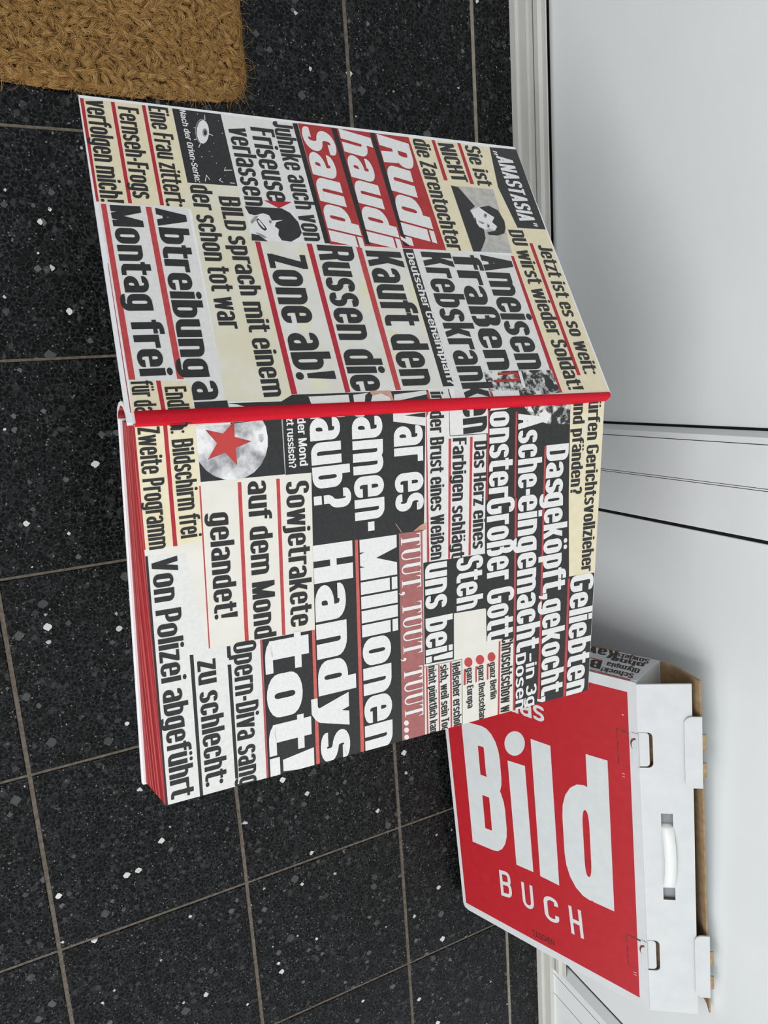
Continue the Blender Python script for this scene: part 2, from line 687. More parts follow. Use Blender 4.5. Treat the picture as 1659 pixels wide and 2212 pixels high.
        q += diag(m_, 0, 0, A, s) + diag(m_, 0, w - s, A, s)
    elif ch == '3':
        L, R, B, T = lims(w, A)
        S((L, T - .16), (L, T, r), (R, T, r), (R, .53, r * .8), (w * .45, .53))
        S((w * .45, .53), (R, .53, r * .8), (R, B, r), (L, B, r), (L, B + .16))
    elif ch == '?':
        w *= .9
        L, R, B, T = lims(w, A)
        q += rect(w * .5 - s / 2, 0, w * .5 + s / 2, s * .95)
        S((L, T - .14), (L, T, r), (R, T, r), (R, .52, .14), (w * .5, .45, .1), (w * .5, s * 1.2))
    elif ch == '!':
        w = s * 1.15
        if st in ('fat', 'boldsq'):
            q += rect(.01, 0, w - .01, .22)
        else:
            q += disc(w / 2, s * .45, s * .52, s * .46)
        q += [[(w * .22, .29), (w * .78, .29), (w, A), (0, A)]]
    elif ch in ':.':
        w = s
        q += disc(s / 2, s * .45, s * .54, s * .46)
        if ch == ':':
            q += disc(s / 2, XH - s * .45, s * .54, s * .46)
    elif ch == ',':
        w = s
        q += [[(0, 0), (s * .35, 0), (s * .1, -.16), (s * .55, -.16), (s, .06), (s, .2), (0, .2)]]
    elif ch in '-–':
        w = .26 * k if ch == '-' else .42 * k
        q += rect(.02, XH * .42, w - .02, XH * .42 + h * 1.15)
    elif ch in '„“':
        w = .26
        y0 = A if ch == '“' else .28
        q += diag(.0, y0 - .28, .05, y0, .09) + diag(.15, y0 - .28, .20, y0, .09)
    else:  # space
        w = .20 * k
    GC[key] = (w, q)
    return GC[key]


def clip_axis(poly, ax, lo, hi):
    for lim, sgn in ((lo, 1), (hi, -1)):
        out = []
        for p, q in zip(poly, poly[1:] + poly[:1]):
            dp, dq = sgn * (p[ax] - lim), sgn * (q[ax] - lim)
            if dp >= 0:
                out.append(p)
            if dp * dq < 0:
                k = dp / (dp - dq)
                out.append((p[0] + (q[0] - p[0]) * k, p[1] + (q[1] - p[1]) * k))
        poly = out
        if len(poly) < 3:
            return []
    return poly


def sheet(mb, pts, fn, h, mat, cell):
    """a flat printed area, cut into cells so that it follows a warped sheet"""
    if not cell:
        mb.face([fn(x, y, h) for x, y in pts], mat)
        return
    u0, u1 = min(p[0] for p in pts), max(p[0] for p in pts)
    v0, v1 = min(p[1] for p in pts), max(p[1] for p in pts)
    for i in range(math.floor(u0 / cell), math.floor(u1 / cell) + 1):
        col_ = clip_axis(list(pts), 0, i * cell, (i + 1) * cell)
        if not col_:
            continue
        for j in range(math.floor(v0 / cell), math.floor(v1 / cell) + 1):
            pc = clip_axis(col_, 1, j * cell, (j + 1) * cell)
            if len(pc) > 2:
                mb.face([fn(x, y, h) for x, y in pc], mat)


def letter(mb, word, fn, h, lim=None):
    """set one line of type: word = (text, start, baseline vector, up vector, colour, style)"""
    txt, sx, sy, bx, by, ux, uy, col_, st = word
    gap = STYLES[st][3]
    gl = [glyph(c, st) for c in txt]
    tot = sum(g[0] for g in gl) + gap * (len(gl) - 1)
    x = 0
    for w, quads in gl:
        for k, quad in enumerate(quads):
            uv = []
            for px_, py_ in quad:
                a = (x + px_) / tot
                uv.append((sx + bx * a + ux * py_, sy + by * a + uy * py_))
            if lim and not all(0 <= u <= lim[0] and 0 <= v <= lim[1] for u, v in uv):
                uv = clip_axis(uv, 0, 0, lim[0])
                uv = clip_axis(uv, 1, 0, lim[1]) if uv else uv
            if len(uv) > 2:
                mb.face([fn(u, v, h + .0012 * k) for u, v in uv], col_)
        x += w + gap


def print_on(mb, areas, words, fn, lift=.04, step=.025, cell=0, lim=None):
    for k, (col_, layer, pts) in enumerate(areas):
        if lim:
            pts = clip_axis(clip_axis(list(pts), 0, 0, lim[0]), 1, 0, lim[1])
        sheet(mb, pts, fn, lift + step * layer + .0006 * k, col_, cell)
    for wd in words:
        letter(mb, wd, fn, lift + step * 9, lim)


# printed matter: flat areas (colour, layer, outline in mm) and lines of type, measured on each sheet
COVER_AREAS = [
    ('cream', 1, ((3.3, 2.7), (2.9, 75.9), (84.1, 76.7), (109.8, 71), (110.4, 4.7))),
    ('white', 1, ((110.7, 4.7), (109.9, 71.4), (111.1, 72.6), (289.1, 72.7), (288.1, 48.3), (271.6, 50), (268.6, 7))),
    ('cream', 1, ((268.9, 7.4), (271.6, 49.2), (296.7, 48.4), (295.4, 6.3))),
    ('cream2', 1, ((84.2, 76.1), (83.7, 118.5), (140.5, 119.7), (140.9, 122.6), (285.7, 123.4), (291.1, 122.9), (289.4, 72.6), (112.1, 75.3), (110, 70.8))),
    ('white', 1, ((2.9, 118.1), (3.7, 184.3), (139.7, 184.5), (140.9, 119.6), (83.7, 118.5))),
    ('white2', 1, ((140.9, 122.6), (139.8, 259.5), (141.6, 258.8), (284.8, 256.9), (287, 268.2), (286.4, 216.9), (286, 128.1))),
    ('red2', 1, ((2.6, 189.6), (3.9, 282.3), (3.9, 304.8), (141.3, 304.7), (140.6, 189.2))),
    ('cream', 1, ((4, 304.5), (4.4, 399.4), (58, 391.2), (109.1, 396.7), (109.1, 431.4), (298.5, 431.4), (296.9, 377.6), (144.5, 375.9), (141.1, 378.4), (141.3, 304.7))),
    ('white', 1, ((141.7, 269.5), (141.3, 304.7), (144.2, 376), (272.8, 374.7), (272.1, 301.4), (299.5, 300.5), (298.7, 264.5), (284.9, 267.5))),
    ('ink', 1, ((2.8, 76.2), (2.9, 118.1), (83.5, 118.5), (83.9, 76.7))),
    ('ink', 1, ((290.8, 74.1), (291.4, 114.3), (286.1, 123.8), (287.5, 241.7), (299.4, 241.5), (298, 109.3), (296.9, 74.8))),
    ('yellow', 2, ((145.1, 158.2), (145.3, 165.5), (175.9, 172.2), (176.2, 160.7))),
    ('yellow', 2, ((202.6, 143.5), (202.5, 155.6), (218.5, 155.1), (233, 149.8), (227.4, 141.2))),
    ('yellow', 2, ((170.4, 208.7), (181.2, 218.1), (201.8, 218.2), (213.8, 203.1), (191.2, 203.4))),
    ('yellow', 2, ((174.1, 251.9), (172.5, 262.9), (235.4, 261.9), (228.1, 252.5))),
    ('yellow', 2, ((230.3, 229.3), (227.9, 221.1), (255.6, 219), (258, 223.8))),
    ('yellow', 2, ((272.7, 140), (271.2, 154), (282.9, 155.2), (283.3, 140.6))),
    ('crimson', 2, ((3.3, 2.7), (3.4, 5.5), (109.7, 5.4), (109.9, 3.5))),
    ('crimson', 2, ((3.5, 26.5), (3.5, 29.5), (109.4, 29.9), (109.6, 27))),
    ('crimson', 2, ((3.2, 51.2), (3.1, 54.2), (109.3, 54.3), (109.6, 51.3))),
    ('red', 2, ((111.7, 6.5), (111.6, 10.3), (268.4, 11.8), (268.3, 7.4))),
    ('red', 2, ((111.8, 39.7), (112, 44), (269.2, 45.2), (269, 40.6))),
    ('crimson', 2, ((269.7, 25.6), (269.8, 28.7), (295.6, 28.9), (295.7, 26))),
    ('crimson', 2, ((168, 4.9), (168, 5.3), (294.6, 5.7), (294.6, 5.1))),
    ('black', 2, ((3.4, 184.3), (3, 189.2), (139.7, 189.4), (139.7, 184.5))),
    ('black', 2, ((3.5, 222.5), (3.5, 227.8), (138.6, 228), (138.6, 223.3))),
    ('black', 2, ((3.6, 262.2), (3.6, 267.5), (138.8, 266.4), (138.7, 261.3))),
    ('crimson', 2, ((140.9, 122.6), (141.3, 127), (285.8, 128.1), (285.7, 123.4))),
    ('crimson', 2, ((140.9, 167.5), (140.9, 172.3), (286, 172.2), (286.5, 167.7))),
    ('red', 2, ((141, 213.1), (141.3, 218.4), (286.3, 217), (286.4, 212.1))),
    ('crimson', 2, ((3.8, 330.3), (3.6, 334.1), (55.6, 333.2), (55.7, 328.8))),
    ('crimson', 2, ((3.7, 360.4), (3.9, 364.2), (57.3, 363.1), (57.3, 358.6))),
    ('crimson', 2, ((127.5, 404), (127.6, 408), (279.5, 405.9), (279.1, 401.9))),
    ('crimson', 2, ((144.5, 375.9), (144.6, 379.3), (296.7, 377.7), (296.4, 372.7))),
    ('ink', 2, ((4.4, 399.4), (3.2, 433.4), (109.1, 431.4), (109.1, 396.7), (58, 391.2))),
    ('ink', 2, ((141.6, 258.8), (141.7, 269.5), (284.9, 267.5), (284.8, 256.9))),
    ('crimson', 2, ((97, 138.7), (96.5, 164.2), (104.6, 150.6))),
    ('grey', 2, ((24.7, 103.3), (27.6, 102.7), (30.5, 101.9), (33.1, 100.9), (35.3, 99.7), (37.2, 98.5), (38.5, 97.3), (39.3, 96.1), (39.4, 94.9), (39, 93.9), (37.9, 93), (36.3, 92.4), (34.3, 92), (31.9, 91.8), (29.1, 91.9), (26.2, 92.2), (23.3, 92.8), (20.4, 93.6), (17.8, 94.6), (15.5, 95.8), (13.6, 97), (12.2, 98.2), (11.4, 99.5), (11.2, 100.6), (11.7, 101.7), (12.8, 102.6), (14.4, 103.2), (16.5, 103.6), (19, 103.8), (21.7, 103.7))),
    ('ink', 2, ((24.9, 103.6), (27.7, 103), (30.5, 102.2), (33, 101.2), (35.2, 100.1), (36.9, 99), (38.2, 97.8), (38.9, 96.6), (39.1, 95.5), (38.6, 94.5), (37.6, 93.7), (36.1, 93), (34.2, 92.6), (31.8, 92.5), (29.2, 92.6), (26.4, 92.9), (23.6, 93.5), (20.8, 94.3), (18.3, 95.2), (16.1, 96.3), (14.3, 97.5), (12.9, 98.7), (12.2, 99.9), (12, 101), (12.4, 102), (13.4, 102.9), (15, 103.5), (17, 103.9), (19.4, 104), (22.1, 103.9))),
    ('photo', 3, ((25.3, 104.1), (28.2, 103.5), (30.9, 102.7), (33.4, 101.8), (35.6, 100.7), (37.4, 99.5), (38.7, 98.3), (39.4, 97.1), (39.5, 96), (39.1, 95), (38.1, 94.2), (36.6, 93.6), (34.6, 93.2), (32.3, 93), (29.6, 93.1), (26.9, 93.4), (24, 94), (21.3, 94.8), (18.8, 95.7), (16.5, 96.8), (14.7, 98), (13.4, 99.2), (12.6, 100.4), (12.5, 101.5), (12.9, 102.5), (13.9, 103.4), (15.5, 104), (17.5, 104.4), (19.9, 104.6), (22.5, 104.5))),
    ('grey', 4, ((26.4, 102.6), (27.9, 102.3), (29.3, 101.7), (30.4, 101), (31.2, 100.3), (31.5, 99.6), (31.4, 98.9), (30.8, 98.4), (29.8, 98.1), (28.5, 98), (27, 98.1), (25.5, 98.5), (24.1, 99), (22.9, 99.7), (22.1, 100.4), (21.8, 101.2), (21.9, 101.8), (22.5, 102.4), (23.5, 102.7), (24.9, 102.8))),
    ('ink', 5, ((26.7, 102), (27.9, 101.7), (28.9, 101.2), (29.6, 100.7), (29.9, 100.1), (29.7, 99.7), (29.1, 99.3), (28.2, 99.2), (27.1, 99.3), (25.9, 99.6), (24.9, 100), (24.2, 100.6), (23.9, 101.1), (24.1, 101.6), (24.7, 101.9), (25.6, 102.1))),
    ('photo', 3, ((5.9, 103.4), (5.8, 103.8), (12.1, 103.2), (12.2, 102.5))),
    ('photo', 3, ((27.3, 103.7), (28.8, 107), (29.5, 106.6), (28.3, 103.5))),
    ('photo', 3, ((39.7, 94.1), (39.6, 94.8), (44.5, 92.5), (44.3, 91.9))),
    ('photo', 3, ((22.4, 91.5), (22.1, 93.5), (22.6, 93.4), (22.9, 91.4))),
    ('photo', 3, ((35.8, 89.5), (34.8, 92.3), (35.4, 92.2), (36.5, 89.6))),
    ('photo', 3, ((73.6, 93.8), (78.7, 96.1), (79.5, 95.7), (75.1, 93.9), (81.3, 91.9), (80.9, 91.4))),
    ('photo', 3, ((76.2, 105.4), (78.7, 103.4), (81.1, 106.7), (80.3, 106.8), (78.6, 104.3), (76.7, 105.8))),
    ('photo', 3, ((64, 112), (66.7, 110.5), (66, 117.2), (66.8, 117), (67.9, 109.6), (63.8, 111.5))),
    ('photo', 3, ((80.3, 112.6), (80.3, 116.8), (81.1, 116.7), (81, 112.5))),
    ('photo', 3, ((54.1, 92.8), (54, 93.6), (55, 93.4), (55.1, 92.6))),
    ('photo', 3, ((47.4, 100.3), (47.3, 100.9), (48.1, 100.8), (48.1, 100.2))),
    ('photo', 3, ((52.6, 101.9), (52.5, 102.4), (53.4, 102.3), (53.5, 101.8))),
    ('photo', 3, ((11, 114.4), (10.9, 114.9), (11.6, 114.8), (11.7, 114.3))),
    ('photo', 3, ((24.9, 115.5), (24.9, 116.1), (25.8, 115.9), (25.9, 115.3))),
    ('photo', 3, ((59.8, 104.4), (59.7, 105), (60.5, 104.9), (60.5, 104.3))),
    ('photo', 3, ((5.5, 97.2), (5.4, 97.8), (6.4, 97.6), (6.5, 97))),
    ('photo', 3, ((37.5, 106), (37.4, 106.4), (38.2, 106.3), (38.3, 105.9))),
    ('photo', 3, ((73.2, 109.3), (73.2, 109.9), (73.7, 109.8), (73.8, 109.3))),
    ('photo', 3, ((104.8, 120.6), (104.5, 164.9), (140.4, 164.7), (140.5, 119.7))),
    ('ink', 4, ((104.8, 120.6), (104.6, 153.2), (108.9, 159.7), (118.6, 165), (129.9, 165.7), (134.4, 162.6), (139.8, 154.2), (139, 146.1), (133.6, 144.1), (127.4, 145.9), (124.5, 142.9), (120.1, 144.9), (117.1, 151.7), (118.4, 141.6), (112.9, 140.1), (111.1, 135.4), (113.9, 127.8), (112.8, 122.9))),
    ('ink', 4, ((133.2, 121.1), (134.7, 127.3), (137.5, 130.2), (140.6, 133.6), (140.5, 119.9))),
    ('grey', 4, ((115.8, 126.4), (113.4, 131.1), (119.5, 127.2), (123.4, 123.4), (121, 122.4))),
    ('grey', 4, ((131.8, 124.8), (133.1, 129.6), (136.5, 133.4), (138, 131.6), (134.9, 127.2))),
    ('ink', 5, ((118.5, 127.9), (116.9, 130), (120, 131.8), (125.1, 134.5), (128.1, 135.4), (129.7, 133.4), (128.3, 131.2), (124.2, 129))),
    ('photo', 6, ((119.6, 128.9), (118.5, 130.2), (122.7, 132.3), (127.4, 134), (126.9, 132.5), (123.3, 130.2))),
    ('grey', 5, ((118, 138.9), (118.5, 141.9), (121.9, 140.2), (121.2, 138.7))),
    ('ink', 6, ((119.7, 139), (120.1, 140.3), (121.2, 139.5))),
    ('ink', 5, ((114.6, 143.1), (113.8, 145.3), (115.8, 145.7), (116.2, 143.8))),
    ('grey2', 3, ((61.7, 334.6), (61.7, 384.2), (141.1, 378.7), (141.2, 334.2))),
    ('ink', 4, ((61.7, 334.6), (63, 342.5), (85.7, 354.6), (91.4, 346.7), (102.6, 349.7), (113.6, 355.4), (124.9, 353.6), (135.1, 346.8), (141.1, 342.1), (141.2, 334.2))),
    ('photo', 5, ((91.3, 348.1), (86, 359.3), (85.6, 364.9), (96.5, 373.5), (108.1, 372.9), (114.2, 368.1), (112.4, 362.6), (114.2, 356.5), (111, 350.9), (104.1, 348.5))),
    ('ink', 6, ((86.8, 359), (83.6, 371.1), (88.7, 380.4), (101.6, 383.5), (110.4, 381.8), (117.1, 378.1), (120.5, 369.3), (120.4, 359.1), (116.9, 358.3), (114.9, 367.8), (109.6, 372.4), (104.1, 368.1), (98, 373), (94.1, 367.5))),
    ('grey', 6, ((93.3, 363), (95, 365.5), (100.2, 362.4), (97.8, 360.2))),
    ('grey', 6, ((106, 361.8), (109, 364), (112.5, 361.2), (110.4, 359.8))),
    ('grey', 6, ((103.1, 352.5), (104.9, 357), (106.2, 359.3), (107.6, 356.1), (105.9, 352.6))),
    ('ink', 7, ((94.7, 362.9), (96, 364.6), (98.5, 362.7))),
    ('ink', 7, ((107.2, 361.9), (109.5, 363.3), (111, 361.4))),
    ('ink', 6, ((99, 350.2), (105.4, 349.8), (106.9, 348.5), (101.2, 348.5))),
    ('halftone', 3, ((272, 301.2), (272.4, 374.6), (296.8, 375.6), (299.2, 300.6))),
    ('red2', 4, ((274, 315.4), (273.3, 336.9), (282.9, 335.9), (283, 308.6), (280.7, 309.4), (280.2, 333.1), (275.8, 332.8), (276.1, 314.7))),
    ('white', 4, ((272.7, 337.7), (272.6, 341), (289.7, 339.8), (289.9, 336.5))),
    ('ink', 4, ((281.6, 363.4), (280, 368.6), (283.8, 371.8), (289.3, 371.6), (292.8, 368.9), (292.6, 364.4), (288.9, 361.7))),
    ('white', 4, ((291.5, 303.3), (292.3, 331.3), (297.6, 330.6), (298.8, 303.2))),
    ('red', 4, ((291.4, 300.9), (291.5, 302.3), (299.3, 302.4), (299.2, 300.6))),
    ('skin', 2, ((286.1, 188.6), (286.4, 207.3), (296.8, 207.7), (296.7, 192.1))),
    ('white', 3, ((288.9, 173.7), (287.6, 187.2), (289.6, 184.1), (296.1, 182), (295.9, 172.9))),
    ('white', 3, ((296.4, 187), (290.5, 190.1), (288.7, 198.3), (292.3, 204.7), (296.8, 205.6))),
    ('white', 3, ((290.3, 209.4), (287.9, 239.4), (291.3, 240.6), (296.9, 207.6))),
    ('white', 3, ((288.5, 136.5), (288.4, 169.8), (296.8, 169.2), (296.6, 137.6))),
    ('red', 3, ((289.3, 239.5), (289.2, 241.8), (298.6, 241.2), (298.8, 238.6))),
    ('white2', 2, ((287.9, 243.3), (287.6, 261.4), (299.4, 261.7), (299.4, 241.5))),
    ('black', 3, ((287.6, 260.6), (287.6, 261.5), (299.1, 261.2), (299.3, 260.2))),
    ('photo', 2, ((291.2, 74), (292.3, 80.4), (296.3, 90.2), (297, 73.9))),
]
COVER_WORDS = [
    ('verfolgen mich!', 4.2, 6.7, 105.9, 0.1, -0, 17.1, 'ink', 'cond'),
    ('Fernseh-Frogs', 7.8, 31.5, 96.2, -0.3, 0, 16.3, 'ink', 'cond'),
    ('Eine Frau zittert:', 3, 56.3, 106.9, -0.3, 0, 16.2, 'ink', 'cond'),
    ('Montag frei', 112.5, 12.8, 153.4, 2.6, -0.4, 22.7, 'ink', 'bold'),
    ('Abtreibung', 112.6, 46.8, 155.4, -1, 0.1, 23.3, 'ink', 'bold'),
    ('ab', 271.6, 49.2, 32.8, 0.2, -0.2, 24.2, 'ink', 'bold'),
    ('für das', 269.6, 8.2, 30.7, -0, 0, 15, 'ink', 'cond'),
    ('Endlich', 275.2, 30.6, 33.1, 0, -0, 15.1, 'ink', 'cond'),
    ('der schon tot war', 85.9, 77.7, 140.2, 0.9, -0.1, 17.9, 'ink', 'cond'),
    ('BILD sprach mit einem', 96.1, 99.9, 191.2, 1.7, -0.2, 17.8, 'ink', 'cond'),
    ('Nach der Orion-Serie:', 3.3, 82.2, 79.4, 0.9, 0.5, 5.2, 'photo', 'sans'),
    ('verlassen', 16.6, 121.9, 87.3, -0.1, 0, 19.7, 'ink', 'cond'),
    ('Friseuse', 14, 142.5, 83.4, -0.5, 0.1, 21.4, 'ink', 'cond'),
    ('Juhnke auch von', 3.8, 164.7, 134.4, 1.8, -0.2, 18.9, 'ink', 'cond'),
    ('Saudi', 4.6, 190.9, 132.6, -0, 6.8, 30.7, 'photo', 'fat'),
    ('haudi', 3.5, 229.6, 132.8, -2.3, 7.5, 31.6, 'photo', 'fat'),
    ('Rudi', 4.5, 269.1, 121.2, -4.4, 8.4, 32.7, 'photo', 'fat'),
    (',', 127.7, 265.4, 9.3, -0.2, 7.6, 30.9, 'photo', 'fat'),
    ('die Zarentochter', 4.9, 307.8, 135.6, -1.2, 0.2, 18.1, 'ink', 'cond'),
    ('NICHT', 7.1, 336.4, 48.9, 2.3, -0.8, 18.3, 'ink', 'cond'),
    ('Sie ist', 5.8, 367.8, 52.1, -0.5, 0.2, 18.2, 'ink', 'cond'),
    ('ANASTASIA', 15.3, 403.5, 84.7, -1, 1.2, 19.7, 'photo', 'cond'),
    ('„', 8.8, 401.8, 5.5, -0, 0.1, 16.4, 'photo', 'cond'),
    ('“', 100.8, 405.8, 4.4, -0.2, 0.8, 17.3, 'photo', 'cond'),
    ('Jetzt ist es so weit:', 129.5, 413, 149.2, -2.3, 0.3, 16.9, 'ink', 'cond'),
    ('DU wirst wieder Soldat!', 112.4, 383.9, 182.4, 1.9, -0.2, 17.6, 'ink', 'cond'),
    ('Zone ab!', 153.4, 130.4, 120.5, -0.2, 0, 32.8, 'ink', 'bold'),
    ('Russen die', 141.7, 176.3, 144, -2.7, 0.6, 32.9, 'ink', 'bold'),
    ('Kauft den', 145.6, 220.9, 137.2, -1.1, 0.3, 34.5, 'ink', 'bold'),
    ('Deutscher Geheimplan?', 146.3, 261, 136.8, 1.5, -0.1, 7.3, 'photo', 'sans'),
    ('Krebskrank', 144.2, 276.4, 152.8, -1.3, 0.3, 31.3, 'ink', 'bold'),
    ('fraßen', 146.4, 308.8, 124.4, -1.2, 0.3, 30.5, 'ink', 'bold'),
    ('Ameisen', 144.7, 340.2, 126.5, -1.1, 0.3, 34.1, 'ink', 'bold'),
    ('in', 289.4, 242.8, 10, -0.2, 0.3, 12.1, 'ink', 'cond'),
]
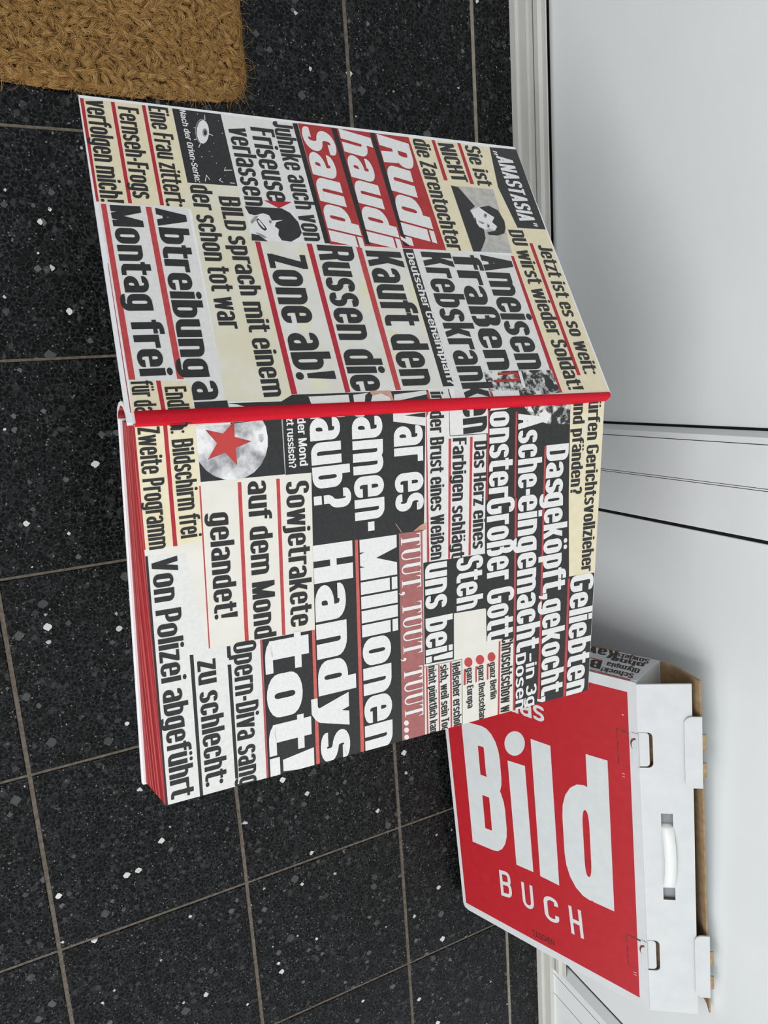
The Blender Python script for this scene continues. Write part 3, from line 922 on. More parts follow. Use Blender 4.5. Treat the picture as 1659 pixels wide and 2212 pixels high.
PAGE_AREAS = [
    ('cream', 1, ((1, -0.1), (0.7, 41.5), (43.8, 42.5), (45.4, 41.1), (87.9, 42.3), (88.9, -0.5))),
    ('white', 1, ((2, 41.9), (1.1, 65.7), (0.6, 106.3), (43.3, 107.3), (43.5, 43))),
    ('paper', 1, ((43.5, 43), (43.3, 107.3), (43.7, 128.1), (173.7, 128), (173.1, 78.2), (173.4, 54.8), (172.6, 40.3), (95, 28.4), (87.9, 42.4))),
    ('white', 1, ((93.8, 0.3), (95.5, 28.8), (172.4, 40.3), (173.6, 82.4), (296.8, 81.1), (295.7, 1.5))),
    ('ink', 1, ((-0.5, 128.6), (-0.9, 231.8), (102.6, 232.2), (102.2, 205.7), (296.2, 208.2), (297.4, 127.8), (173.2, 127.6), (36.1, 128.9))),
    ('ink', 1, ((0.6, 106.7), (0.2, 129.4), (43.7, 129), (43.7, 107.5))),
    ('ink', 1, ((173.7, 82.9), (173.5, 124.9), (296.8, 125.2), (297, 82.7))),
    ('white', 1, ((0.5, 230.9), (0, 253.7), (0.1, 293), (131.2, 294.5), (132.5, 294), (131.6, 229.5))),
    ('ink', 1, ((-0.3, 292), (-1.5, 383.9), (167.8, 392.2), (168.4, 424.5), (295.7, 424.8), (297.5, 330.2), (219.5, 328.4), (217.2, 297.2), (115.8, 292.6))),
    ('ink', 1, ((131, 229.2), (131.4, 294.1), (184.5, 295.8), (183.3, 261), (227.3, 261.7), (226.1, 230.9))),
    ('paper', 1, ((183, 261), (183.9, 294.5), (216.7, 296.3), (216.9, 309.5), (220, 328.5), (297.4, 329.9), (297.3, 312), (296.9, 295.7), (228.7, 269.5))),
    ('cream', 1, ((-1.5, 383.9), (-1.5, 424.6), (168.6, 425), (168, 392.3), (86.4, 387.2))),
    ('white2', 1, ((228.3, 230.3), (228.9, 270.1), (297.1, 272.3), (297, 232.4))),
    ('muted', 1, ((102, 205.5), (102.1, 228.2), (296.5, 231.7), (296.6, 208))),
    ('white', 1, ((102.2, 228.8), (102.2, 232), (130.7, 231.8), (131.2, 229.5))),
    ('cream2', 2, ((9.3, 402.4), (9.5, 406.7), (64.7, 403.2), (64.4, 398.9))),
    ('crimson', 2, ((0.8, 19.5), (0.8, 22.3), (89.2, 23.2), (89, 20.2))),
    ('crimson', 2, ((1.4, -0.2), (1.4, 0.5), (89.1, 0.8), (89, 0))),
    ('red', 2, ((46.1, 70.2), (46.1, 73), (172.7, 72.3), (172.5, 69.2))),
    ('red', 2, ((46, 100.2), (46.2, 103), (173.3, 102.4), (173, 99.6))),
    ('red', 2, ((46.3, 41.7), (46.4, 42.8), (172.8, 41.9), (172.8, 40.9))),
    ('ink', 2, ((93.8, 0.1), (94, 1.9), (295.7, 1.5), (294.9, -0.8))),
    ('ink', 2, ((175.1, 26.2), (175.4, 29), (296.8, 28.8), (296.7, 26.3))),
    ('ink', 2, ((173.8, 54.6), (173.9, 57.5), (183.7, 57.6), (183.6, 54.7))),
    ('ink', 2, ((189, 54.5), (189.3, 57.3), (288.7, 57.7), (288.4, 55.1))),
    ('red', 2, ((173.5, 81.3), (173.6, 82.7), (296.9, 82.6), (296.7, 81.1))),
    ('orange', 2, ((173.5, 124.9), (173.7, 127.5), (296.9, 128.2), (296.8, 125))),
    ('orange', 2, ((102.5, 164.8), (102.6, 167.5), (297.3, 170.1), (296.7, 166.7))),
    ('red', 2, ((0.8, 231.5), (0.7, 234.3), (6.4, 231.7), (7.4, 232.1), (125.1, 235.2), (131.1, 235.2), (131, 232.9), (7.4, 231.3))),
    ('red', 2, ((24.8, 253.5), (24.8, 256.2), (130.9, 256.3), (130.9, 254.3))),
    ('red', 2, ((24.6, 275.1), (24.6, 277.8), (130.8, 277.8), (130.8, 275.5))),
    ('red', 2, ((5.2, 322.6), (5.3, 324.5), (82.1, 325.4), (82.1, 323.8))),
    ('red', 2, ((83.1, 324.6), (83.1, 326.7), (297.1, 332), (297.2, 329.9))),
    ('red', 2, ((38.1, 356), (38, 358), (292.4, 362.2), (292.4, 359.6))),
    ('red', 2, ((2.8, 293), (2.9, 294.5), (82.3, 294.6), (82.3, 293.1))),
    ('red', 2, ((169.9, 391), (170, 393.6), (296, 395.3), (295.6, 392.3))),
    ('red', 2, ((219.6, 311), (219.7, 313), (297, 314), (296.8, 311.9))),
    ('red', 2, ((239.6, 298), (239.8, 299.8), (255.9, 300.3), (255.9, 298.4))),
    ('red', 2, ((239.6, 285.1), (239.7, 286.8), (255.8, 287.2), (255.6, 285.5))),
    ('red', 2, ((239.6, 272.5), (239.7, 274.8), (255.8, 274.8), (255.7, 272.5))),
    ('red', 2, ((229.6, 257.3), (229.8, 259.2), (297.2, 260.7), (297.1, 259.1))),
    ('red', 2, ((229.3, 244.9), (229.4, 246.4), (296.8, 247.7), (296.7, 246.2))),
    ('red', 2, ((229.4, 232.1), (229.4, 233.7), (296.8, 235.2), (297, 233.6))),
    ('red', 2, ((234.6, 307.7), (235.8, 307.5), (236.9, 307.1), (237.7, 306.4), (238.3, 305.5), (238.5, 304.4), (238.5, 303.2), (238.1, 302.1), (237.3, 301), (236.4, 300), (235.3, 299.2), (234, 298.8), (232.8, 298.6), (231.6, 298.7), (230.5, 299.1), (229.7, 299.8), (229.1, 300.7), (228.9, 301.8), (228.9, 303), (229.3, 304.2), (230, 305.3), (231, 306.2), (232.1, 307), (233.4, 307.5))),
    ('red', 2, ((234.8, 294.9), (236.1, 294.8), (237.1, 294.4), (238, 293.6), (238.5, 292.7), (238.8, 291.5), (238.7, 290.3), (238.3, 289.1), (237.6, 287.9), (236.6, 286.9), (235.4, 286.2), (234.2, 285.7), (232.9, 285.5), (231.7, 285.6), (230.6, 286.1), (229.7, 286.8), (229.2, 287.8), (228.9, 288.9), (229, 290.1), (229.4, 291.3), (230.1, 292.5), (231.1, 293.5), (232.3, 294.2), (233.5, 294.8))),
    ('red', 2, ((234.6, 281.9), (235.8, 281.8), (236.9, 281.3), (237.7, 280.6), (238.3, 279.7), (238.5, 278.6), (238.4, 277.5), (238, 276.3), (237.3, 275.2), (236.4, 274.3), (235.2, 273.5), (234, 273.1), (232.7, 272.9), (231.5, 273), (230.4, 273.4), (229.6, 274.1), (229, 275), (228.8, 276.1), (228.8, 277.3), (229.2, 278.5), (229.9, 279.6), (230.9, 280.5), (232, 281.2), (233.3, 281.7))),
    ('black', 2, ((228.3, 230.3), (228.9, 270.1), (229.3, 270.1), (228.8, 230.5))),
    ('black', 2, ((228.8, 269.9), (228.9, 270.4), (297.1, 272.3), (297, 271.8))),
    ('white', 2, ((0.8, 253.6), (0.5, 292.7), (22.7, 293.6), (22.4, 254.6))),
    ('black', 3, ((0.8, 253.6), (0.8, 254), (22.2, 255.1), (22.6, 254.6))),
    ('black', 3, ((22.2, 254.6), (22.5, 293.3), (23.1, 293.3), (22.8, 254.6))),
    ('ink', 2, ((2, 42.3), (0.8, 106.3), (43.2, 107.3), (43.5, 43))),
    ('white', 3, ((0.8, 107), (0.8, 107.2), (43.2, 107.8), (43.2, 107.4))),
    ('moon', 3, ((3.3, 42), (2.7, 67.3), (0.7, 91.3), (5.6, 93.8), (13.6, 95), (20.7, 94.7), (27.6, 92.7), (34.4, 88.8), (39.8, 83), (43.2, 75.7), (44.1, 68.5), (43.2, 60.6), (39.9, 53), (35.1, 47.3), (30.1, 43.8), (28.3, 42.5), (19.7, 42.2))),
    ('moonsea', 4, ((11.4, 88.1), (11.2, 91.2), (15.2, 92.4), (17.7, 90), (15.8, 87.8))),
    ('star', 5, ((0.8, 70), (12.1, 69.8), (9.2, 61.3))),
    ('star', 5, ((12.1, 69.8), (16.2, 82.3), (20.3, 70.2))),
    ('star', 5, ((20.3, 70.2), (33.3, 70.6), (23.3, 62.2))),
    ('star', 5, ((23.3, 62.2), (27.5, 49.2), (16, 56.6))),
    ('star', 5, ((16, 56.6), (5.7, 48.6), (9.2, 61.3))),
    ('star', 5, ((9.2, 61.3), (12.1, 69.8), (20.3, 70.2), (23.3, 62.2), (16, 56.6))),
    ('white', 3, ((0.7, 200.7), (-0.2, 231.3), (1.5, 231.3), (3.1, 210.6), (5.8, 231.4), (12.8, 231.4), (7.6, 200.9))),
    ('white', 2, ((2.1, 42.5), (1.5, 67.4), (2.7, 67.3), (3.4, 42.3))),
    ('white', 3, ((0.8, 164.9), (0.6, 176.3), (2.3, 174.5), (2, 168.3))),
    ('white', 3, ((0.9, 129.5), (0.8, 139.4), (2, 134.4), (2.1, 129.4))),
    ('white', 3, ((0.8, 148.6), (0.5, 158.9), (1.5, 158), (1.8, 152.8))),
    ('halftone', 2, ((-1.2, 329.3), (-1.4, 383.7), (19.2, 383.5), (17.9, 359), (12.9, 342.9))),
    ('photo', 3, ((1.1, 334.6), (1.2, 339.1), (6.6, 342.6), (5.3, 337.3))),
    ('photo', 3, ((8.4, 347.9), (5.1, 355.7), (10.7, 362.6), (16.8, 357.6), (13.3, 350.8))),
    ('photo', 3, ((3.2, 295.1), (0.5, 296.9), (0.4, 319.3), (2.3, 311.8))),
    ('skin', 2, ((101.6, 219.4), (97.4, 225.8), (95.3, 231.9), (101.7, 231.9))),
    ('skin', 2, ((93.1, 202.2), (93.1, 202.7), (101.3, 208.5), (101.4, 207.9))),
    ('photo', 3, ((279.3, 214.5), (279.9, 214.5), (280.5, 214.2), (280.9, 213.8), (281.2, 213.3), (281.3, 212.8), (281.2, 212.1), (281, 211.5), (280.6, 211), (280.1, 210.5), (279.4, 210.1), (278.8, 209.8), (278.1, 209.8), (277.4, 209.8), (276.9, 210.1), (276.5, 210.5), (276.2, 211), (276.1, 211.5), (276.1, 212.2), (276.4, 212.8), (276.8, 213.4), (277.3, 213.9), (277.9, 214.2), (278.6, 214.5))),
    ('photo', 3, ((286.4, 214.7), (287, 214.6), (287.6, 214.3), (288, 213.9), (288.3, 213.4), (288.4, 212.9), (288.3, 212.2), (288.1, 211.6), (287.7, 211), (287.2, 210.6), (286.5, 210.2), (285.8, 209.9), (285.2, 209.9), (284.5, 209.9), (284, 210.2), (283.5, 210.6), (283.3, 211.1), (283.2, 211.6), (283.2, 212.3), (283.5, 212.9), (283.9, 213.5), (284.4, 214), (285, 214.3), (285.7, 214.6))),
    ('photo', 3, ((293.6, 214.8), (294.2, 214.7), (294.8, 214.4), (295.2, 214), (295.5, 213.5), (295.6, 213), (295.5, 212.3), (295.2, 211.7), (294.8, 211.1), (294.3, 210.6), (293.7, 210.3), (293, 210), (292.3, 210), (291.6, 210), (291.1, 210.3), (290.7, 210.7), (290.4, 211.2), (290.3, 211.7), (290.4, 212.4), (290.6, 213), (291, 213.6), (291.6, 214.1), (292.2, 214.4), (292.9, 214.7))),
]
PAGE_WORDS = [
    ('h:', 0.4, 24.1, 6.9, 0.2, -0.3, 12.1, 'ink', 'cond'),
    ('Zweite Programm', 1.8, 2, 87.9, 1.3, -0.2, 14.9, 'ink', 'cond'),
    ('Bildschirm frei', 11.7, 24.4, 72.4, 1.7, -0.4, 15.1, 'ink', 'cond'),
    ('der Mond', 0.6, 118.6, 37.2, 1, -0.2, 6.8, 'photo', 'sans'),
    ('zt russisch?', 0.3, 110, 38.6, 0.8, -0.1, 5.9, 'photo', 'sans'),
    ('Sowjetrakete', 49.4, 107.6, 118.5, -0.5, 0.1, 18.9, 'ink', 'cond'),
    ('auf dem Mond', 46.4, 77.6, 126.1, -0.8, 0.1, 18.1, 'ink', 'cond'),
    ('gelandet!', 67.5, 47.5, 83.3, -0.8, 0.2, 17.9, 'ink', 'cond'),
    ('Von Polizei abgeführt', 96.3, 4, 195.1, 0.2, -0, 18.4, 'ink', 'cond'),
    ('zu schlecht:', 181.6, 31.3, 107.3, 0, -0, 17.7, 'ink', 'cond'),
    ('Opern-Diva sang', 172.2, 59.7, 125.3, -1.7, 0.3, 18.4, 'ink', 'cond'),
    ('tot!', 173.4, 84.6, 124.1, -0.1, 0, 38.7, 'photo', 'fat'),
    ('aub?', 2, 128.2, 72.4, 2.2, -1, 32.1, 'photo', 'boldsq'),
    ('amen-', 2.6, 163.8, 94.7, 1.8, -0.6, 34.1, 'photo', 'boldsq'),
    ('ar es', 12.1, 201, 71.5, 1.4, -0.7, 34.4, 'photo', 'boldsq'),
    ('Millionen', 103, 168.9, 194, 2.3, -0.4, 34.3, 'photo', 'fat'),
    ('Handys', 102.7, 128, 194, 1.6, -0.3, 34.4, 'photo', 'fat'),
    ('TUUT, TUUT, TUUT', 103.5, 207.3, 171.8, 3.5, -0.4, 18.9, 'photo', 'serif'),
    ('der Brust eines Weißen', 1, 235.1, 128.8, 1.5, -0.2, 13.6, 'ink', 'cond'),
    ('Farbigen schlägt', 24.8, 257.7, 106.5, -0, 0, 13.8, 'ink', 'cond'),
    ('Das Herz eines', 28.9, 279.4, 96.7, 0.3, -0, 13.7, 'ink', 'cond'),
    ('en', -5.7, 266.6, 27.7, 1.6, -1.8, 31.1, 'ink', 'bold'),
    ('onster', 4.4, 294.8, 76.9, 1.1, -0.4, 26.4, 'photo', 'boldsq'),
    ('Großer Gott', 81.9, 293.8, 135, 3.9, -0.9, 30.4, 'photo', 'boldsq'),
    ('Asche-', 7.1, 325.3, 75.5, 2.4, -0.8, 27, 'photo', 'boldsq'),
    ('eingemacht', 82.3, 327.9, 152.7, 3.9, -0.7, 27.8, 'photo', 'boldsq'),
    ('Dosen', 237.3, 331.2, 59.4, 1.9, -0.4, 11.9, 'photo', 'sans'),
    ('–in 3g', 239.1, 343.1, 57.2, 2.6, -0.6, 12.9, 'photo', 'sans'),
    ('Das', 37.4, 358.1, 45.5, 0.9, -0.5, 26.1, 'photo', 'boldsq'),
    ('geköpft,gekocht,', 82.5, 357.8, 212.4, 6, -0.8, 28.1, 'photo', 'boldsq'),
    ('Steh', 132, 262.8, 49.6, 1, -0.6, 28.4, 'photo', 'boldsq'),
    ('uns bei!', 132.8, 230.8, 92.9, 1.3, -0.4, 28.1, 'photo', 'boldsq'),
    ('Geliebten', 168.4, 394.1, 128.1, 1.9, -0.4, 29.5, 'photo', 'boldsq'),
    ('ürfen Gerichtsvollzieher', -1.4, 405.7, 167.2, 1.5, -0.1, 14.9, 'ink', 'cond'),
    ('und pfänden?', -4.2, 387.6, 90.8, 1.3, -0.2, 14, 'ink', 'cond'),
    ('Chruschtschow wi', 217.6, 314.2, 79.7, 1, -0.2, 13.2, 'ink', 'cond'),
    ('ganz Berlin', 239.4, 301.1, 38.1, 2.1, -0.4, 7.3, 'ink', 'cond'),
    ('ganz Deutschlan', 239.7, 288.3, 55.7, 2.3, -0.3, 7.2, 'ink', 'cond'),
    ('ganz Europa', 239.5, 275.4, 41.1, 1.9, -0.3, 7, 'ink', 'cond'),
    ('Hellseher erschoß', 231.3, 259.6, 66.6, 2.7, -0.4, 8.8, 'ink', 'cond'),
    ('sich, weil sein Tod', 230.7, 246.9, 66.5, 2.3, -0.3, 8.4, 'ink', 'cond'),
    ('nicht pünktlich kam', 229.2, 234.5, 68.6, 2.2, -0.3, 8.2, 'ink', 'cond'),
]
FRONT_AREAS = [
    ('boxred', 1, ((16.7, 6.2), (16.7, 306), (469.4, 304.1), (473.1, 6.2))),
    ('slit', 2, ((70, 289.1), (71.5, 305.9), (73.8, 305.8), (71.6, 289))),
    ('slit', 2, ((70.6, 289.1), (70.3, 290), (119.3, 290.8), (119.7, 289.5))),
    ('slit', 2, ((374.8, 288.5), (373.9, 309.6), (376.8, 309.5), (376.7, 288.4))),
    ('slit', 2, ((375.5, 288.5), (375.7, 289.4), (423.6, 290.6), (424, 289.3))),
    ('slit', 2, ((119.6, 289.9), (120.7, 303.8), (121.3, 303.7), (120.6, 289.8))),
    ('slit', 2, ((423.6, 290), (422.9, 301.2), (424, 301.1), (424.8, 289.9))),
    ('scuff', 3, ((48.3, 297.8), (49.5, 300.2), (50.3, 299.5), (49.4, 297.4))),
    ('scuff', 3, ((131.9, 294), (131.9, 297.7), (132.6, 297.7), (132.6, 293.9))),
    ('scuff', 3, ((136.2, 294.1), (136.1, 297.8), (136.8, 297.8), (136.8, 294.1))),
    ('scuff', 3, ((431.4, 296.9), (430.9, 301.5), (431.6, 301.5), (432.2, 296.9))),
    ('scuff', 3, ((435.1, 297.1), (434.7, 301.4), (435.5, 301.3), (435.8, 297))),
    ('boxwhite', 3, ((137.1, 148.2), (141.7, 147.4), (146.3, 145.7), (150.7, 143.3), (154.8, 140.3), (158.3, 136.7), (161.1, 132.8), (162.9, 128.8), (163.8, 124.8), (163.5, 121.1), (162.3, 117.9), (160, 115.3), (156.9, 113.4), (153, 112.5), (148.6, 112.4), (144, 113.3), (139.3, 115.1), (134.8, 117.6), (130.7, 120.8), (127.3, 124.4), (124.6, 128.3), (122.9, 132.3), (122.2, 136.2), (122.5, 139.8), (123.8, 142.9), (126.1, 145.4), (129.2, 147.2), (132.9, 148.1))),
]
FRONT_WORDS = [
    ('B', 345.9, 33.6, -4, 69.3, -211.1, 0.8, 'boxwhite', 'fat'),
    ('ı', 349.6, 115.6, -1.4, 29.8, -221.2, -0.1, 'boxwhite', 'fat'),
    ('l', 349.3, 157.1, 0.5, 31.5, -222.7, 1.5, 'boxwhite', 'fat'),
    ('d', 351, 200.8, -2.4, 72.3, -227.9, 1.7, 'boxwhite', 'fat'),
    ('B', 420.4, 81.5, -4.1, 21, -46, -0.4, 'boxwhite', 'light'),
    ('U', 419.1, 122, -1.8, 19.8, -43.3, -0.5, 'boxwhite', 'light'),
    ('C', 421.2, 160.3, -2.8, 24.3, -42.5, -1.1, 'boxwhite', 'light'),
    ('H', 422.1, 203.6, -1, 19.9, -46.4, -2.2, 'boxwhite', 'light'),
    ('TASCHEN', 464.8, 135.2, -3.2, 38.3, -10.5, -1.2, 'black', 'imprint'),
    ('das', 92.5, 122.4, 2.2, 60.9, -30, 0.8, 'boxwhite', 'med'),
]
ENDP_AREAS = [
    ('red', 1, ((3.1, 309.9), (0.4, 310.6), (0.9, 266.1), (3.6, 265.1))),
    ('red', 1, ((3.9, 264.4), (1.2, 265.5), (1.2, 255.1), (3.2, 254))),
    ('red', 1, ((66.4, 305.6), (64.1, 306.4), (62.9, 262), (65.3, 261.1))),
    ('red', 1, ((53.4, 306), (51.7, 306.5), (49.8, 261.9), (51.9, 261.2))),
    ('red', 1, ((35.1, 307.8), (33.4, 308.3), (32.5, 264.1), (34.3, 263.5))),
    ('red', 1, ((69.8, 261.1), (72.2, 260.2), (69.9, 220.4), (67, 222.2))),
    ('red', 1, ((35.5, 255.8), (32.7, 257), (33.8, 238.9), (36.5, 237.4))),
]
ENDP_WORDS = [
    ('Schock!', 18.3, 307.2, -0.8, -42.7, -12, 3.2, 'black', 'cond'),
    ('Olympia', 34.8, 307.3, -0.5, -43.7, -12.6, 3.4, 'black', 'cond'),
    ('ohne', 53, 305.2, -2.1, -43.8, -13.1, 3.3, 'black', 'bold'),
    ('Sowjets', 66.3, 305.4, -0.9, -44.2, -12.9, 3.5, 'black', 'cond'),
    ('Kavi', 69.1, 261.2, -0.8, -47.8, -23.8, 8, 'black', 'bold'),
    ('Ba', 32.7, 257, -1.6, -30.6, -22.3, 8.1, 'black', 'bold'),
]


# ------------------------------------------------------------------ setting
T = .25
floor = MB()
gx = [k * T for k in range(-6, 14)]
gy = [-6 * T, -5 * T, -4 * T, -3 * T, -2 * T, -T, 0, .2488, .4975, .6921, .7535]
floor.face([(gx[0], gy[0], -.0013), (gx[-1], gy[0], -.0013), (gx[-1], .80, -.0013), (gx[0], .80, -.0013)], 'grout')
for i in range(len(gx) - 1):
    for j in range(len(gy) - 1):
        gxw = .0026
        g0, g1 = .0036, .0036
        if j == len(gy) - 2:
            g0, g1 = .0028, -.03
        if j == len(gy) - 3:
            g1 = .0040
        x0, x1, y0, y1 = gx[i] + gxw, gx[i + 1] - gxw, gy[j] + g0, gy[j + 1] - g1
        c = .0012
        lo = [(x0 - c, y0 - c, -.0015), (x1 + c, y0 - c, -.0015), (x1 + c, y1 + c, -.0015), (x0 - c, y1 + c, -.0015)]
        hi = [(x0, y0, 0), (x1, y0, 0), (x1, y1, 0), (x0, y1, 0)]
        floor.hexa(lo + hi, 'terrazzo')
floor.face([(gx[0], .6875, -.0008), (gx[-1], .6875, -.0008), (gx[-1], .6949, -.0008), (gx[0], .6949, -.0008)], 'sill_grout')
structure(floor.build('floor'))

LEAF = .7775


def extrude_x(mb, prof, x0, x1, mat):
    """prof: (y, z, material of the face that starts here)"""
    for a, b_ in zip(prof, prof[1:]):
        mb.face([(x0, a[0], a[1]), (x1, a[0], a[1]), (x1, b_[0], b_[1]), (x0, b_[0], b_[1])], a[2] if len(a) > 2 else mat)
    for x in (x0, x1):
        mb.face([(x, p[0], p[1]) for p in prof], mat)


rail = MB()
extrude_x(rail, [(.80, 0), (.7542, 0), (.7542, .0125), (.7550, .0142), (.7575, .0146), (.7575, .0335), (.80, .0335)], -1.6, 3.0, 'sill_paint')
structure(rail.build('trim_1', bevel=.0004))
for nm, x0, x1 in (('trim_2', -1.6, .6335), ('trim_3', .7480, 1.600)):
    up_ = MB()
    extrude_x(up_, [(.7668, .0336), (.7600, .0336), (.7600, .0440, 'frame_groove'), (.7618, .0444, 'frame_groove'), (.7618, .0452),
                    (.7606, .0456), (.7606, .0545), (.7616, .0556), (.7645, .0566), (.7650, .0572), (.7650, .0664), (.7653, .0670), (.7665, .0670), (.7668, .0336)], x0, x1, 'sill_paint')
    structure(up_.build(nm, bevel=.0003))


def post(name, prof, grooves_back=.80, z0=.0337, z1=2.2):
    mb = MB()
    for a, b_ in zip(prof, prof[1:]):
        mb.face([(a[0], a[1], z0), (b_[0], b_[1], z0), (b_[0], b_[1], z1), (a[0], a[1], z1)], a[2] if len(a) > 2 else 'frame_paint')
    for z in (z0, z1):
        mb.face([(p[0], p[1], z) for p in prof], 'frame_paint')
    return structure(mb.build(name))


post('trim_4', [(.6300, .80), (.6300, .7765), (.6348, .7665), (.6356, .7650), (.6426, .7650, 'frame_groove'), (.6430, .7668, 'frame_groove'), (.6436, .7650),
                (.6905, .7650, 'frame_groove'), (.6909, .7666, 'frame_groove'), (.6913, .7652), (.6930, .7652, 'frame_groove'), (.6934, .7666, 'frame_groove'), (.6938, .7650),
                (.7468, .7650), (.7478, .7660), (.7480, .80)])
post('trim_5', [(1.5900, .80), (1.5900, .7768), (1.6000, .7652), (1.6005, .7648), (1.6030, .7648), (1.6150, .7648, 'frame_groove'), (1.6156, .7668, 'frame_groove'), (1.6164, .7648),
                (1.6560, .7648, 'frame_groove'), (1.6566, .7668, 'frame_groove'), (1.6574, .7648), (1.80, .7648), (1.80, .80)])

for nm, x0, x1 in (('door_1', -1.6, .6268), ('door_2', .7556, 1.5868)):
    leaf = MB()
    leaf.box(x0, x1, LEAF, LEAF + .03, .0580, 2.2, 'door_paint')
    lo = leaf.build(nm, bevel=.0012)
    structure(lo)
    seal = MB()
    seal.box(x0 - .0075, x1 + .0033, .7790, .7905, .034, .0578, 'gasket')
    for xs in (x0 - .0076, x1 + .0001):
        seal.box(xs, xs + (.0075 if xs < x0 else .0032), .7785, .7905, .058, 2.2, 'gasket')
    seal.build('door_seal', lo)
    if nm == 'door_2':
        pass

# ------------------------------------------------------------------ doormat
random.seed(4)
mat_root = empty('doormat', (.08, .02, 0), 'brown coir doormat with frayed corner lying on the dark tiles', 'doormat')
MX0, MX1, MY0, MY1 = -.195, .205, -.243, .357


def mat_edge(x, y):
    """how far a point lies inside the mat, with a slightly bulging right side and a rounded corner"""
    bx_ = MX1 + .006 * math.sin((y - .05) / .30 * math.pi) if y > .05 else MX1 - (.05 - y) * .04
    dx = min(bx_ - x, x - MX0)
    dy = min(MY1 - y, y - MY0)
    c = .030
    if dx < c and dy < c:
        return c - math.hypot(c - dx, c - dy)
    return min(dx, dy)


def weave(x, y):
    """plaited coir: slanted lumps, alternate rows leaning the other way"""
    rowh, len_ = .0125, .020
    yy = x / rowh
    row = math.floor(yy)
    fy = yy - row
    lean = 1 if row % 2 else -1
    u_ = y / len_ + lean * .42 * fy + .37 * row
    fu = u_ - math.floor(u_)
    k = math.sin(math.pi * fy) ** .55 * (math.sin(math.pi * fu) ** .6)
    return k


mb = MB()
NX, NY = 130, 230
from mathutils import noise as mn
vis_x0, vis_y0 = .04, .04
idx = {}
xs = [MX0 + (vis_x0 - MX0) * i / 6 for i in range(6)] + [vis_x0 + (MX1 + .008 - vis_x0) * i / NX for i in range(NX + 1)]
ys = [MY0 + (vis_y0 - MY0) * i / 8 for i in range(8)] + [vis_y0 + (MY1 - vis_y0) * i / NY for i in range(NY + 1)]


def mat_h(x, y):
    d = mat_edge(x, y)
    j = mn.noise(Vector((x * 90, y * 90, 1.7)))
    j2 = mn.noise(Vector((x * 380, y * 380, 4.1)))
    e = max(0.0, min(1.0, (d + .0022 * j) / .011))
    e = math.sqrt(1 - (1 - e) ** 2)
    return .002 + e * (.0082 + .0010 * j + .0008 * j2)


grid = []
for y in ys:
    row = []
    for x in xs:
        row.append((x, y, mat_h(x, y)))
    grid.append(row)
mb2 = MB()
nx = len(xs)
for r in grid:
    mb2.v.extend(r)
for j in range(len(ys) - 1):
    for i in range(nx - 1):
        cxm, cym = (xs[i] + xs[i + 1]) / 2, (ys[j] + ys[j + 1]) / 2
        if mat_edge(cxm, cym) > -.0004:
            mb2.f.append((j * nx + i, j * nx + i + 1, (j + 1) * nx + i + 1, (j + 1) * nx + i))
            mb2.m.append('coir')
# underside skirt
mb2.box(MX0 + .01, MX1 - .012, MY0 + .01, MY1 - .014, .0003, .003, 'coir')
mb2.m = ['coir_base'] * len(mb2.m)
body = mb2.build('mat_body', mat_root, smooth=True)

fib = MB()


def fibre(p, ang, ln, lift, curl, w, mt):
    pts = []
    a = ang
    x, y = p
    n = 5
    for k in range(n + 1):
        t = k / n
        z = mat_h(x, y) if mat_edge(x, y) > 0 else .0035
        pts.append(Vector((x, y, z + .0006 + lift * math.sin(math.pi * min(1, t * 1.15)))))
        x += math.cos(a) * ln / n
        y += math.sin(a) * ln / n
        a += curl / n
    rows = []
    for k, q_ in enumerate(pts):
        d = (pts[min(k + 1, n)] - pts[max(k - 1, 0)]).normalized()
        s_ = d.cross(Vector((0, 0, 1)))
        s_ = s_.normalized() * w if s_.length > 1e-6 else Vector((w, 0, 0))
        ww = .55 if k in (0, n) else 1
        rows.append((q_ - s_ * ww, q_ + Vector((0, 0, w * 1.3 * ww)), q_ + s_ * ww))
    fib.strip(rows, mt)


def bundle(cx_, cy_, ang, ln, wd, ht, num, fat):
    """one strand of the plait: a domed bunch of fibres laid side by side"""
    ca, sa = math.cos(ang), math.sin(ang)
    tone = random.random()
    for k in range(num):
        o = random.uniform(-1, 1)
        o2 = o + random.gauss(0, .22)
        s0, s1 = -ln / 2 + random.uniform(-.002, .004), ln / 2 + random.uniform(-.004, .002)
        rows, n = [], 5
        w = random.uniform(.00015, .00030) * fat
        pts = []
        for i in range(n + 1):
            q = i / n
            s_ = s0 + (s1 - s0) * q
            off = (o + (o2 - o) * q) * wd * (.35 + .65 * math.sin(math.pi * min(1, max(0, q)))) + .0006 * math.sin(q * 5 + k)
            dome = math.sqrt(max(0, 1 - min(1, abs(o)) ** 2)) * .75 + .25
            x, y = cx_ + ca * s_ - sa * off, cy_ + sa * s_ + ca * off
            d = mat_edge(x, y)
            if d < -.0012:
                continue
            e = max(.12, min(1, d / .009))
            z = .0035 + e * (.0068 + ht * dome * math.sin(math.pi * q) ** .7 + random.uniform(0, .0007))
            pts.append(Vector((x, y, z)))
        if len(pts) < 3:
            continue
        for i, p in enumerate(pts):
            dd = (pts[min(i + 1, len(pts) - 1)] - pts[max(i - 1, 0)]).normalized()
            sd = dd.cross(Vector((0, 0, 1)))
            sd = sd.normalized() * w if sd.length > 1e-6 else Vector((w, 0, 0))
            ww = .5 if i in (0, len(pts) - 1) else 1
            rows.append((p - sd * ww, p + Vector((0, 0, w * 1.2 * ww)), p + sd * ww))
        fib.strip(rows, 'coir_light' if random.random() < .22 + .2 * tone else 'coir')


